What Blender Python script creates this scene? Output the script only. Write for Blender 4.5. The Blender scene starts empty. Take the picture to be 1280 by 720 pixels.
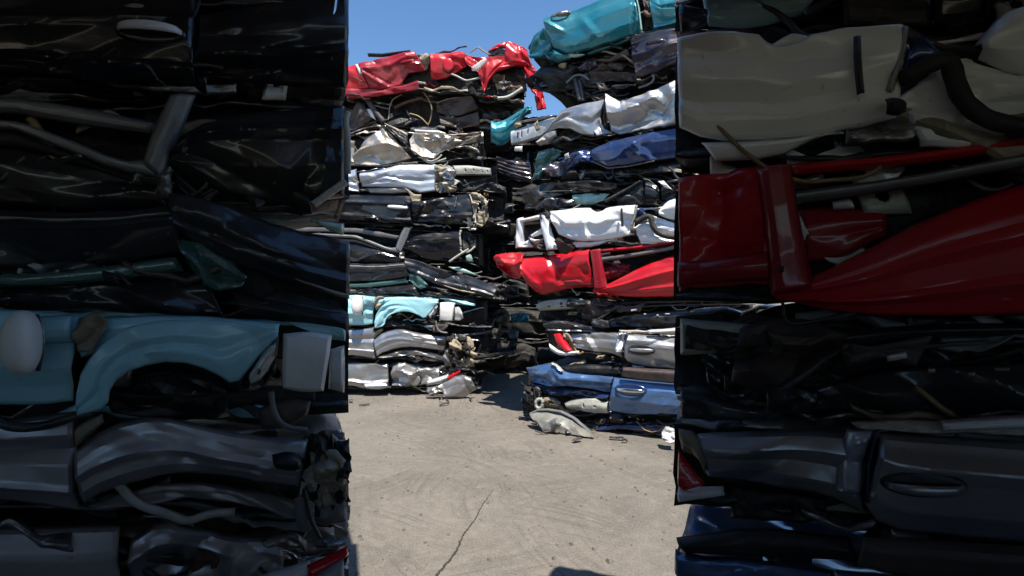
import bpy, math, random
import numpy as np
from mathutils import Vector

SC = bpy.context.scene
COL = SC.collection
F = 623.0          # focal length in pixels of the 1280 wide picture
HOR = 360.0        # horizon row
EYE = 1.3

# ------------------------------------------------------------------ materials
MATS = {}
def nodes_of(name):
    m = bpy.data.materials.new(name); m.use_nodes = True
    nt = m.node_tree; b = nt.nodes['Principled BSDF']
    return m, nt, b
def N(nt, t, **kw):
    n = nt.nodes.new(t)
    for k, v in kw.items():
        if k in n.inputs.keys(): n.inputs[k].default_value = v
        else: setattr(n, k, v)
    return n
def noise(nt, vec, scale, detail=4, rough=.55, dist=0.0):
    n = N(nt, 'ShaderNodeTexNoise', Scale=scale, Detail=detail, Roughness=rough, Distortion=dist)
    nt.links.new(vec, n.inputs['Vector']); return n.outputs['Fac']
def ramp(nt, fac, a, b, ca=(0,0,0,1), cb=(1,1,1,1)):
    r = N(nt, 'ShaderNodeValToRGB'); r.color_ramp.elements[0].position = a; r.color_ramp.elements[1].position = b
    r.color_ramp.elements[0].color = ca; r.color_ramp.elements[1].color = cb
    nt.links.new(fac, r.inputs['Fac']); return r.outputs['Color']
def mix(nt, fac, a, b, mode='MIX'):
    n = N(nt, 'ShaderNodeMix', data_type='RGBA', blend_type=mode)
    for s, v in ((n.inputs[0], fac), (n.inputs[6], a), (n.inputs[7], b)):
        if hasattr(v, 'is_linked'): nt.links.new(v, s)
        elif isinstance(v, (tuple, list)): s.default_value = tuple(v) + ((1,) if len(v) == 3 else ())
        else: s.default_value = v
    return n.outputs[2]
def mathn(nt, op, a, b=0.0):
    n = N(nt, 'ShaderNodeMath', operation=op)
    for s, v in ((n.inputs[0], a), (n.inputs[1], b)):
        if hasattr(v, 'is_linked'): nt.links.new(v, s)
        else: s.default_value = v
    return n.outputs[0]
def bump(nt, b, h, strength, dist=.01):
    n = N(nt, 'ShaderNodeBump', Strength=strength, Distance=dist)
    nt.links.new(h, n.inputs['Height']); nt.links.new(n.outputs['Normal'], b.inputs['Normal'])
def coords(nt, rand=True):
    tc = N(nt, 'ShaderNodeTexCoord')
    if not rand: return tc.outputs['Object']
    oi = N(nt, 'ShaderNodeObjectInfo')
    va = N(nt, 'ShaderNodeVectorMath', operation='ADD')
    sc = mathn(nt, 'MULTIPLY', oi.outputs['Random'], 37.0)
    nt.links.new(tc.outputs['Object'], va.inputs[0]); nt.links.new(sc, va.inputs[1])
    return va.outputs[0]
def stretched(nt, vec, s):
    v = N(nt, 'ShaderNodeVectorMath', operation='MULTIPLY'); v.inputs[1].default_value = s
    nt.links.new(vec, v.inputs[0]); return v.outputs[0]

DUST = (.30, .25, .19)
def paint(name, rgb, metal=.0, rough=.3, dust=.3, coat=.6, scratch=.45):
    m, nt, b = nodes_of(name); v = coords(nt)
    big = noise(nt, v, 3.5, 5, .6)
    dfac = mathn(nt, 'MULTIPLY', ramp(nt, big, .45, .78), dust)
    fine = noise(nt, stretched(nt, v, (6, 6, 55)), 4.0, 3, .6, .8)
    sfac = mathn(nt, 'MULTIPLY', ramp(nt, fine, .66, .71), scratch)
    patch = ramp(nt, noise(nt, v, 2.2, 2), .5, .62)
    sfac = mathn(nt, 'MULTIPLY', sfac, patch)
    spk = ramp(nt, noise(nt, v, 42, 2), .70, .74)
    sfac = mathn(nt, 'MAXIMUM', sfac, mathn(nt, 'MULTIPLY', spk, scratch * .8))
    c = mix(nt, dfac, rgb, DUST)
    geo = N(nt, 'ShaderNodeNewGeometry'); wear = ramp(nt, geo.outputs['Pointiness'], .575, .66)
    wear = mathn(nt, 'MULTIPLY', wear, ramp(nt, noise(nt, v, 13, 3), .40, .58)); sfac = mathn(nt, 'MAXIMUM', sfac, mathn(nt, 'MULTIPLY', wear, scratch * 1.2))
    lum = .3*rgb[0]+.59*rgb[1]+.11*rgb[2]
    sc = (.34, .33, .32) if lum < .25 else (.16, .15, .14)
    c = mix(nt, sfac, c, sc)
    nt.links.new(c, b.inputs['Base Color'])
    r = mathn(nt, 'ADD', mathn(nt, 'MULTIPLY', dfac, .9), rough)
    r = mathn(nt, 'ADD', r, mathn(nt, 'MULTIPLY', sfac, .3))
    nt.links.new(r, b.inputs['Roughness'])
    mt = mathn(nt, 'MULTIPLY', mathn(nt, 'SUBTRACT', 1.0, dfac), metal)
    nt.links.new(mt, b.inputs['Metallic'])
    cw = mathn(nt, 'MULTIPLY', mathn(nt, 'SUBTRACT', 1.0, mathn(nt, 'MINIMUM', mathn(nt, 'MULTIPLY', dfac, 2.2), 1.0)), coat)
    nt.links.new(cw, b.inputs['Coat Weight']); b.inputs['Coat Roughness'].default_value = .10; b.inputs['Specular IOR Level'].default_value = .3
    h = mathn(nt, 'ADD', noise(nt, v, 14, 3), mathn(nt, 'MULTIPLY', noise(nt, v, 60, 2), .3))
    bump(nt, b, h, .16, .012)
    MATS[name] = m
def plain(name, rgb, metal=0., rough=.6, var=.5, bumpy=.4, scale=14, dust=.25):
    m, nt, b = nodes_of(name); v = coords(nt)
    f = ramp(nt, noise(nt, v, scale, 5, .65), .35, .7)
    c = mix(nt, f, tuple(x * (1 - var) for x in rgb), rgb)
    d = mathn(nt, 'MULTIPLY', ramp(nt, noise(nt, v, scale * .35, 4), .5, .7), dust)
    c = mix(nt, d, c, (.17, .125, .08))
    nt.links.new(c, b.inputs['Base Color'])
    b.inputs['Metallic'].default_value = metal
    nt.links.new(mathn(nt, 'ADD', mathn(nt, 'MULTIPLY', f, .2), rough - .1), b.inputs['Roughness'])
    bump(nt, b, noise(nt, v, scale * 2.5, 4), bumpy, .012)
    MATS[name] = m
paint('red_paint', (.45, .006, .014), .0, .34, .1, .35, .3)
paint('maroon_paint', (.26, .007, .016), .0, .34, .12, .35, .3)
paint('champagne_paint', (.45, .395, .34), .85, 0.38, 0.53, 0.15)
paint('silver_paint', (.375, .38, .395), .85, 0.37, 0.40, 0.2)
paint('pale_silver_paint', (.47, .50, .57), .7, 0.39, 0.33, 0.2)
paint('dull_silver_paint', (.34, .33, .33), .8, 0.41, 0.53, 0.15)
paint('black_paint', (.007, .008, .011), .1, .28, .08, .5, .4)
paint('charcoal_paint', (.020, .023, .031), .3, .38, .14, .5, .45)
paint('plum_paint', (.040, .035, .055), .35, .3, .22, .7)
paint('sky_blue_paint', (.32, .62, .70), .0, .32, .12, .6)
paint('teal_paint', (.012, .165, .215), .35, .34, .12, .8)
paint('navy_paint', (.016, .036, .115), .3, .25, .12, .8)
paint('blue_paint', (.070, .145, .30), .35, .28, .12, .8)
paint('white_paint', (.80, .79, .78), .0, .32, .14, .6)
plain('grime', (.018, .017, .016), .2, .7, .6, .7, 10, .15)  # dirt of the underbodies; also darkens the gap cars as painted shade
plain('black_plastic', (.012, .012, .013), 0, .5, .4, .3, 20, .12)
plain('grey_plastic', (.16, .165, .17), 0, .55, .3, .25, 16, .25)
plain('rubber', (.012, .012, .012), 0, .7, .3, .2, 30, .2)
plain('bare_steel', (.36, .35, .34), .85, .42, .6, .5, 18, .3)
plain('dark_steel', (.10, .10, .105), .7, .5, .6, .6, 16, .3)
plain('primer_tan', (.36, .30, .21), .0, .6, .45, .5, 14, .35)
plain('pale_primer', (.46, .46, .40), .1, .55, .35, .4, 12, .3)
plain('zinc', (.55, .58, .62), .2, .5, .3, .3, 14, .2)
plain('liner_plastic', (.20, .20, .175), 0, .5, .4, .3, 9, .35)
plain('wrapper', (.50, .50, .50), 0, .4, .2, .2, 12, .1)
plain('rust', (.16, .075, .035), .1, .8, .6, .7, 20, .3)
plain('brown_trim', (.07, .05, .047), 0, .6, .5, .4, 10, .3)
plain('trim_grey', (.20, .20, .205), .3, .42, .3, .2, 12, .25)
plain('white_plastic', (.78, .77, .74), 0, .45, .12, .15, 10, .1)
plain('foam', (.55, .5, .42), 0, .9, .3, .6, 30, .3)
plain('chrome', (.75, .76, .78), 1., .16, .2, .1, 12, .1)
plain('copper_wire', (.30, .20, .09), .2, .5, .4, .2, 30, .2)
plain('corrugated', (.60, .49, .38), .3, .6, .5, .3, 2, .3)  # sheet of the added shed, warmed to bounce light on the near stacks
plain('container_paint', (.12, .055, .04), .1, .6, .4, .3, 2, .4)
def lens(name, rgb, trans=.55, rough=.12):
    m, nt, b = nodes_of(name); v = coords(nt)
    b.inputs['Base Color'].default_value = rgb + (1,); b.inputs['Roughness'].default_value = rough
    b.inputs['Transmission Weight'].default_value = trans; b.inputs['Coat Weight'].default_value = .6
    w = N(nt, 'ShaderNodeTexVoronoi', Scale=140); nt.links.new(v, w.inputs['Vector'])
    bump(nt, b, w.outputs['Distance'], .2, .004)
    MATS[name] = m
lens('clear_lens', (.85, .86, .84), .5)
lens('red_lens', (.50, .010, .018), .0, .25)
lens('green_glass', (.07, .17, .155), .3, .22)
lens('pale_glass', (.42, .62, .55), .35, .25)

# ------------------------------------------------------------------ geometry helpers
RNG = random.Random(7)
def resample(P, n):
    P = np.asarray(P, float)
    seg = np.linalg.norm(np.diff(P, axis=0), axis=1); s = np.concatenate([[0], np.cumsum(seg)])
    if s[-1] < 1e-9: return np.repeat(P[:1], n, 0)
    t = np.linspace(0, s[-1], n)
    return np.stack([np.interp(t, s, P[:, k]) for k in range(P.shape[1])], 1)
def smooth_poly(P, k=1):
    P = np.asarray(P, float)
    for _ in range(k):                                  # Chaikin corner cutting, ends kept
        if len(P) < 3: return P
        Q = [P[0]]
        for a, b in zip(P[:-1], P[1:]):
            Q += [a * .75 + b * .25, a * .25 + b * .75]
        Q.append(P[-1]); P = np.array(Q)
    return P
def hash2(i, j, seed):
    h = (i.astype(np.int64) * 374761393 + j.astype(np.int64) * 668265263 + seed * 974711) & 0x7fffffff
    h = ((h ^ (h >> 13)) * 1274126177) & 0x7fffffff
    h = h ^ (h >> 16)
    return (h % 100003) / 50001.5 - 1.0
def facets(x, y, seed):
    """linear interpolation on a warped triangular lattice: flat facets that meet in creases"""
    r = random.Random(seed); a = r.uniform(0, 6.28)
    p1, p2, p3, p4 = (r.uniform(0, 6.28) for _ in range(4))
    X = x * math.cos(a) - y * math.sin(a) + .18 * np.sin(y * 1.7 + p1) + .12 * np.sin(x * 2.9 + p3)
    Y = x * math.sin(a) + y * math.cos(a) + .18 * np.sin(x * 1.9 + p2) + .12 * np.sin(y * 3.1 + p4)
    X = X + 50.3; Y = Y + 50.7
    i = np.floor(X); j = np.floor(Y); fx = X - i; fy = Y - j
    g = lambda di, dj: (lambda h: np.sign(h) * np.abs(h) ** 1.6)(hash2(i + di, j + dj, seed))
    h00, h10, h01, h11 = g(0, 0), g(1, 0), g(0, 1), g(1, 1)
    low = h00 + (h10 - h00) * fx + (h01 - h00) * fy
    up = h11 + (h01 - h11) * (1 - fx) + (h10 - h11) * (1 - fy)
    return np.where(fx + fy < 1, low, up)

def link_mesh(name, verts, faces, mat, parent, smooth=True, thick=0.0, sharp=0):
    me = bpy.data.meshes.new(name)
    base = Vector((0, 0, 0))
    if parent is not None:
        base = Vector(parent['_w'])
    V = np.asarray(verts, float) - np.array(base)
    me.from_pydata(V.tolist(), [], faces)
    if smooth:
        me.polygons.foreach_set('use_smooth', [True] * len(me.polygons))
        if sharp: me.set_sharp_from_angle(angle=math.radians(sharp))
    me.materials.append(MATS[mat]); me.update()
    o = bpy.data.objects.new(name, me); COL.objects.link(o)
    if parent is not None:
        o.parent = parent
        o['_w'] = tuple(base)
    else:
        o['_w'] = (0., 0., 0.)
    if thick:
        md = o.modifiers.new('thickness', 'SOLIDIFY'); md.thickness = thick; md.offset = -1
    return o
def thing(name, label, cat, loc, group=None):
    o = bpy.data.objects.new(name, None); COL.objects.link(o); o.empty_display_size = .2
    o.location = loc; o['_w'] = tuple(loc)
    o['label'] = label; o['category'] = cat
    if group: o['group'] = group
    return o

class Plane:
    """a vertical front plane of a stack: origin p0, direction along the stack; d moves towards the viewer"""
    def __init__(s, p0, ang, pxmap=None, res=.02):
        s.p0 = np.array([p0[0], p0[1]]); a = math.radians(ang)
        s.t = np.array([math.cos(a), -math.sin(a)])         # along, to the right
        s.n = np.array([-math.sin(a), -math.cos(a)])        # towards the viewer
        s.pxmap = pxmap or (lambda x, y: (x, y)); s.res = res; s.shift = 0.; s.k = 1.
    def at(s, x, y, d=0.):
        X, Y = s.pxmap(x, y)
        r = np.array([(X - 640) / F, 1.0])
        k = (s.n @ (s.p0 + s.n * (d + s.shift))) / (s.n @ r)
        p = r * k
        return np.array([p[0], p[1], max(.006, EYE - (Y - HOR) / F * k)])
    def normal(s): return np.array([s.n[0], s.n[1], 0.])

def ruled(name, PA, PB, nrm, mat, parent, res, bulge=.03, crum=.02, cs=.22, lip=.012, lean=(0, 0), crease=(), thick=.006,
          seed=0, holes=(), jag=0., power=.6, fine=.16, smooth=True):
    """a bent sheet of metal between two polylines"""
    LA = np.linalg.norm(np.diff(PA, axis=0), axis=1).sum(); LB = np.linalg.norm(np.diff(PB, axis=0), axis=1).sum()
    H = np.linalg.norm(resample(PA, 9) - resample(PB, 9), axis=1)
    L, Hm = max(LA, LB), max(H.max(), .01)
    nu = int(np.clip(L / res, 6, 220)) + 1; nv = int(np.clip(Hm / res, 4, 80)) + 1
    a = resample(PA, nu); b = resample(PB, nu)
    u = np.linspace(0, 1, nu)[:, None]; v = np.linspace(0, 1, nv)[None, :]
    P = a[:, None, :] * (1 - v[..., None]) + b[:, None, :] * v[..., None]
    s = u * L + 0 * v; t = v * Hm + 0 * u
    win = np.clip(np.minimum(v, 1 - v) * Hm / .05, 0, 1) + 0 * u
    rs = random.Random(seed * 7 + 1)
    k1, k2 = rs.uniform(.22, .4), rs.uniform(.6, .8)
    prof = np.interp(v, [0, .05, k1, k1 + .1, k2, .93, 1], [.05, .4, .97, 1., rs.uniform(.6, .85), rs.uniform(.1, .3), 0])
    if bulge < 0: prof = np.clip(4 * v * (1 - v), 0, 1) ** power
    o = (bulge * .62 if bulge > .02 else bulge) * prof + 0 * u
    if crum > .009: crum = crum * 1.45
    o = o + lean[0] * (1 - v) + lean[1] * v
    c = 1.15 * facets(s / cs, t / cs * 1.25, seed * 13 + 5) + fine * facets(s / (cs * .38), t / (cs * .38), seed * 17 + 3)
    o = o + crum * c * (.35 + .65 * win)
    for (v0, v1, amp, w) in crease:
        vv = v0 + (v1 - v0) * u
        o = o + amp * np.clip(1 - np.abs(v - vv) * Hm / w, 0, 1)
    if crum > .009 and Hm > .1 and L > .2:                # a few sharp folds of limited length
        for q in range(int(2 + 4 * min(1.5, L))):
            cx, cy, an = rs.uniform(0, L), rs.uniform(0, Hm), rs.choice([rs.gauss(0, .5), rs.uniform(0, 3.14)])
            ds = (s - cx) * math.cos(an) + (t - cy) * math.sin(an); dt = -(s - cx) * math.sin(an) + (t - cy) * math.cos(an)
            ln, wd = rs.uniform(.08, .3), rs.uniform(.025, .07)
            o = o + rs.choice([-1, -1, 1]) * rs.uniform(.4, 1.) * min(.032, crum * 1.0) * np.clip(1 - np.abs(dt) / wd, 0, 1) * np.exp(-(ds / ln) ** 2)
    edge = np.minimum(np.minimum(u, 1 - u) * L, np.minimum(v, 1 - v) * Hm)
    o = o - lip * np.clip(1 - edge / max(.012, res * 1.1), 0, 1) ** 1.5
    P = P + nrm[None, None, :] * o[..., None]
    if not jag and crum > .015 and Hm > .08: jag = .1 * crum
    if jag:
        j1 = facets(s / .05, s * 0 + seed, seed + 71) * jag
        dirv = (a - b); dirv = dirv / np.maximum(np.linalg.norm(dirv, axis=1), 1e-6)[:, None]
        P = P + dirv[:, None, :] * (j1 * (1 - v) ** 3 - np.roll(j1, 7, 0) * v ** 3)[..., None]
    P[..., 2] = np.maximum(P[..., 2], .005)
    idx = np.arange(nu * nv).reshape(nu, nv)
    q = np.stack([idx[:-1, :-1], idx[:-1, 1:], idx[1:, 1:], idx[1:, :-1]], -1).reshape(-1, 4)
    if holes:
        uc = ((u[:-1] + u[1:]) / 2 + 0 * v[:, :-1]).reshape(-1); vc = ((v[:, :-1] + v[:, 1:]) / 2 + 0 * u[:-1]).reshape(-1)
        keep = np.ones(len(q), bool)
        for (hu, hv, ru, rv) in holes: keep &= ((uc - hu) / ru) ** 2 + ((vc - hv) / rv) ** 2 > 1
        q = q[keep]
    V = P.reshape(-1, 3)
    # face towards nrm
    f = q[len(q) // 2]
    nn = np.cross(V[f[1]] - V[f[0]], V[f[2]] - V[f[0]])
    if nn @ nrm < 0: q = q[:, ::-1]
    ob = link_mesh(name, V, q.tolist(), mat, parent, smooth, thick, 17)
    return ob, V
def tube_pts(P, r, sides=7, flat=1.0):
    P = np.asarray(P, float); n = len(P)
    T = np.gradient(P, axis=0); T /= np.maximum(np.linalg.norm(T, axis=1), 1e-9)[:, None]
    up = np.array([0, 0, 1.]) if abs(T[:, 2]).mean() < .8 else np.array([1., 0, 0])
    V = []
    rr = np.broadcast_to(np.asarray(r, float), (n,))
    for i in range(n):
        x = np.cross(T[i], up); x /= max(np.linalg.norm(x), 1e-9); y = np.cross(x, T[i])
        for k in range(sides):
            a = 2 * math.pi * k / sides
            V.append(P[i] + rr[i] * (x * math.cos(a) * flat + y * math.sin(a)))
    Fc = []
    for i in range(n - 1):
        for k in range(sides):
            k2 = (k + 1) % sides
            Fc.append((i * sides + k, i * sides + k2, (i + 1) * sides + k2, (i + 1) * sides + k))
    Fc.append(tuple(range(sides))[::-1]); Fc.append(tuple((n - 1) * sides + k for k in range(sides)))
    return np.array(V), Fc

# ------------------------------------------------------------------ pixel readers of the enlargements of the photograph
def Z(ox, oy, sc):
    return lambda *p: [(ox + x / sc, oy + y / sc) for x, y in p]
z1, z2, z3, z4 = Z(438, 0, 4), Z(638, 0, 4), Z(438, 150, 3.789), Z(638, 150, 3.789)
z5, z6 = Z(438, 320, 3.6), Z(618, 300, 2.769)

# part records:  S sheet, T tube, H handle, D round flap, E ellipsoid
def S(name, mat, A, B, **k): return ('S', name, mat, A, B, k)
def T(name, mat, P, r, **k): return ('T', name, mat, P, r, k)
def H(P0, P1, mat, hh, on, **k): return ('H', 'door_handle', mat, (P0, P1), hh, dict(on=on, **k))
def D(c, rx, ry, mat, on, **k): return ('D', 'fuel_flap', mat, c, (rx, ry), dict(on=on, **k))
def E(name, mat, c, rx, ry, **k): return ('E', name, mat, c, (rx, ry), k)

def folds(zf, x0, y0, x1, y1, n, mats, seed, d=.04, name='crumple_fold'):
    r = random.Random(seed); out = []
    for i in range(n):
        cx, cy = r.uniform(x0, x1), r.uniform(y0, y1); w = r.uniform(.25, .6) * (x1 - x0); h = r.uniform(.18, .5) * (y1 - y0); sk = r.uniform(-.4, .4) * h
        a = zf((cx - w / 2, cy - h / 2 + sk), (cx, cy - h / 2 + r.uniform(-.3, .3) * h), (cx + w / 2, cy - h / 2 - sk))
        b = zf((cx - w / 2 + r.uniform(-.2, .3) * w, cy + h / 2), (cx, cy + h / 2 + r.uniform(-.3, .4) * h), (cx + w / 2 - r.uniform(-.2, .4) * w, cy + h / 2))
        out.append(('S', name, r.choice(mats), a, b, dict(bulge=r.uniform(.0, .03), crum=r.uniform(.015, .04), cs=.07, d=d + r.uniform(-.07, .05), jag=.012, lip=.004, smooth=r.random() < .5)))
    return out
CARS = {}
CARS['L1'] = dict(paint='red_paint', env=(z1((0,345),(320,275),(560,285),(880,300)), z1((0,480),(340,450),(600,470),(860,520))), jit=.05, parts=[
    S('door', 'maroon_paint', z1((40,315),(180,283),(318,252)), z1((95,440),(150,447),(250,425),(290,365),(378,352)), bulge=.06, crum=.02, crease=((.3,.35,.02,.05),)),
    H(z1((250,319))[0], z1((325,307))[0], 'maroon_paint', 7, 'door'),
    S('sill', 'maroon_paint', z1((0,440),(130,440),(260,425),(335,400)), z1((0,490),(130,482),(345,447)), bulge=.03, crum=.015, d=-.02),
    S('front_wing', 'red_paint', z1((0,330),(40,318)), z1((0,455),(98,440)), bulge=.04, d=-.02),
    S('trim_strip', 'white_plastic', z1((22,320),(34,318)), z1((45,372),(62,368)), bulge=.01, crum=.003, d=.04),
    S('roof_rail', 'black_plastic', z1((85,264),(160,266),(300,250)), z1((88,282),(160,284),(300,262)), bulge=.02, crum=.006, d=-.05),
    S('quarter_panel', 'red_paint', z1((398,265),(480,270),(555,257),(572,262)), z1((400,385),(420,397),(480,390),(560,345),(582,330)), bulge=.07, crum=.025),
    D(z1((490,326))[0], 6.5, 8.5, 'red_paint', 'quarter_panel'),
    S('lamp_surround', 'primer_tan', z1((340,270),(375,262),(398,275)), z1((352,320),(378,345),(400,310)), bulge=.02, crum=.03, cs=.08, d=-.03, jag=.02),
    S('bumper', 'red_paint', z1((565,266),(640,284),(690,282),(800,275),(882,245)), z1((572,312),(640,362),(667,462),(692,400),(732,357),(816,331),(872,300)), bulge=.025, crum=.025, d=.05),
    S('tailgate_edge', 'red_paint', z1((690,246),(740,216),(790,203),(850,225),(885,250)), z1((690,258),(745,240),(785,240),(816,262),(885,290)), bulge=.012, crum=.025, d=.0),
    S('rear_window', 'black_paint', z1((688,256),(745,236),(812,262)), z1((690,282),(750,280),(820,276)), bulge=.01, crum=.01, d=-.02),
    S('rear_wing', 'red_paint', z1((782,206),(802,203),(850,226),(890,268)), z1((768,280),(800,334),(850,330),(895,330)), bulge=.05, crum=.03, d=.04),
    S('bumper_side', 'red_paint', z2((50,285),(70,360),(90,430),(120,475),(132,550)), z2((94,290),(130,350),(195,395),(162,455),(182,545)), bulge=.03, crum=.04, cs=.12, jag=.02, d=.02),
    S('headlamp', 'clear_lens', z1((604,335),(655,296),(684,291)), z1((608,353),(640,352),(682,312)), bulge=.03, crum=.008, d=.11),
    S('wheel_liner', 'black_plastic', z1((680,400),(740,350),(860,320)), z1((690,470),(760,490),(880,480)), bulge=-.1, crum=.05, d=-.12),
    *folds(z1, 690, 380, 900, 500, 9, ['black_plastic','dark_steel','rust','primer_tan','grime'], 12, -.03, 'bumper_fold'),
    T('hose', 'pale_primer', z1((735,492),(780,490),(820,470),(860,440)), .022, d=.02),
    T('cable', 'copper_wire', z1((600,262),(640,232),(655,250),(700,275)), .008, d=.03),
])
CARS['L2'] = dict(paint='brown_trim', env=(z1((0,490),(340,460),(640,480),(830,530)), z1((0,650),(300,640),(640,640),(830,640))), jit=-.12, clutter=1.8, parts=[
    T('roof_pillar', 'brown_trim', z1((-10,500),(40,468),(75,480),(110,540),(168,612)), .035, d=.05),
    S('door_skin', 'brown_trim', z1((0,560),(40,500),(70,520)), z1((0,660),(60,640),(110,600)), bulge=.03, crum=.04, d=.02),
    S('white_trim', 'white_plastic', z1((70,545),(105,540)), z1((80,575),(128,600)), bulge=.01, crum=.01, d=.05),
    S('dash_panel', 'black_plastic', z1((175,612),(250,585),(305,568)), z1((210,650),(280,635),(310,600)), bulge=.03, crum=.02, d=.02),
    S('bonnet', 'brown_trim', z1((430,515),(500,488),(605,480)), z1((430,560),(520,585),(645,545)), bulge=.04, crum=.03, d=.02, crease=((.1,.1,.03,.03),)),
    S('bonnet_edge', 'bare_steel', z1((425,512),(500,484),(610,478)), z1((432,520),(500,494),(606,490)), bulge=.008, crum=.008, d=.05, jag=.006),
    S('wing', 'brown_trim', z1((440,575),(520,590),(640,555)), z1((450,630),(540,640),(650,625)), bulge=.05, crum=.03, d=.0),
    T('brake_pipe', 'copper_wire', z1((360,452),(410,525),(402,600),(385,630)), .009, d=.06),
    T('wire', 'copper_wire', z1((295,568),(345,580),(388,624)), .009, d=.06),
    T('wire', 'primer_tan', z1((190,600),(200,500),(260,470)), .007, d=.04),
    T('exhaust_pipe', 'rust', z1((220,540),(280,510),(360,490)), .02, d=.02),
    S('bracket', 'bare_steel', z1((300,640),(400,630),(450,650)), z1((300,655),(400,655),(450,668)), bulge=.01, crum=.02, d=.06, jag=.01),
    S('bumper_liner', 'black_plastic', z1((660,540),(720,560),(790,545)), z1((660,600),(720,600),(800,580)), bulge=.05, crum=.03, d=.02),
])
CARS['L3'] = dict(paint='champagne_paint', env=(z3((0,60),(150,40),(400,60),(620,50)), z3((0,205),(200,205),(420,200),(600,180))), jit=.0, parts=[
    S('bonnet', 'champagne_paint', z3((15,165),(70,90),(150,33),(192,82)), z3((18,212),(140,216),(232,202),(292,184)), bulge=.07, crum=.05, cs=.3, d=.06, crease=((.2,.6,.05,.09),)),
    S('wing', 'champagne_paint', z3((0,95),(22,100)), z3((0,200),(20,205)), bulge=.03, d=.0),
    S('inner_wing', 'dark_steel', z3((150,20),(205,45),(268,72)), z3((205,105),(255,165),(292,182)), bulge=.02, crum=.05, cs=.07, d=.02, jag=.01),
    S('torn_edge', 'foam', z3((160,12),(215,35),(270,62)), z3((170,25),(220,52),(268,80)), bulge=.01, crum=.03, cs=.06, d=.05, jag=.012),
    S('door', 'champagne_paint', z3((278,100),(300,58),(430,62),(500,82),(560,62),(622,50)), z3((290,150),(340,176),(395,181),(440,142),(500,122),(600,100)), bulge=.03, crum=.05, cs=.2, d=.04),
    S('roof_edge', 'white_plastic', z3((298,44),(420,50),(450,60)), z3((310,58),(425,68),(455,70)), bulge=.01, crum=.015, d=.06),
    *folds(z3, 480, 80, 640, 180, 5, ['champagne_paint','bare_steel','champagne_paint','dark_steel'], 10, -.06, 'wing_fold'),
    S('torn_lip', 'bare_steel', z3((480,125),(540,118),(600,130),(612,150)), z3((490,132),(545,130),(590,150),(612,162)), bulge=.01, crum=.03, cs=.07, d=.05, jag=.01),
    S('sill', 'champagne_paint', z3((0,205),(150,212),(320,195)), z3((0,215),(150,224),(320,207)), bulge=.02, crum=.02, d=.02),
    S('door_stump', 'bare_steel', z3((440,100),(485,70)), z3((460,112),(495,90)), bulge=.01, crum=.02, d=.12),
])
CARS['L4'] = dict(paint='pale_silver_paint', env=(z3((0,235),(200,215),(420,212),(640,225)), z3((0,345),(200,345),(430,345),(740,345))), jit=.06, parts=[
    S('door', 'pale_silver_paint', z3((44,252),(140,236),(230,212),(330,209),(402,212)), z3((55,316),(150,318),(260,322),(330,346),(402,336)), bulge=.075, crum=.02, cs=.3, d=.04, crease=((.75,.55,-.015,.04),)),
    S('sill', 'dull_silver_paint', z3((75,322),(200,318),(262,322)), z3((92,346),(200,350),(275,344)), bulge=.02, crum=.012, d=.02),
    S('wing', 'pale_silver_paint', z3((0,236),(26,230)), z3((0,336),(42,342)), bulge=.04, crum=.03, d=.03, lip=.02),
    S('door_jamb', 'primer_tan', z3((402,212),(440,208),(480,218)), z3((402,340),(430,345),(462,342)), bulge=.02, crum=.05, cs=.05, d=.0, jag=.02, smooth=False),
    *folds(z3, 400, 215, 500, 340, 9, ['primer_tan','foam','pale_primer','bare_steel','grey_plastic'], 6, .03, 'jamb_fold'),
    S('wing_stub', 'pale_silver_paint', z3((425,235),(470,215),(496,238)), z3((440,280),(480,290),(500,262)), bulge=.05, crum=.04, cs=.12, d=.05),
    S('wing_fold', 'foam', z3((430,290),(490,280),(520,290)), z3((440,322),(480,318),(500,305)), bulge=.03, crum=.04, cs=.08, d=.03, jag=.01),
    S('chassis_rail', 'pale_primer', z3((482,213),(560,212),(665,226)), z3((500,262),(560,260),(668,260)), bulge=.012, crum=.008, d=.0, lip=.03, holes=((.3,.55,.02,.12),(.52,.5,.015,.1),(.75,.55,.02,.12),(.9,.5,.012,.1))),
    S('seat_bracket', 'primer_tan', z3((255,318),(275,330),(300,350),(335,352)), z3((262,330),(280,352),(290,388),(330,388)), bulge=.01, crum=.02, d=.12, jag=.006),
    S('suspension_arm', 'dark_steel', z3((640,290),(690,300),(735,318)), z3((640,330),(690,345),(738,345)), bulge=.03, crum=.04, cs=.08, d=-.05),
    S('engine_cover', 'grime', z3((500,270),(560,280),(650,285)), z3((500,340),(570,345),(660,345)), bulge=.05, crum=.05, d=-.08),
])
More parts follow.
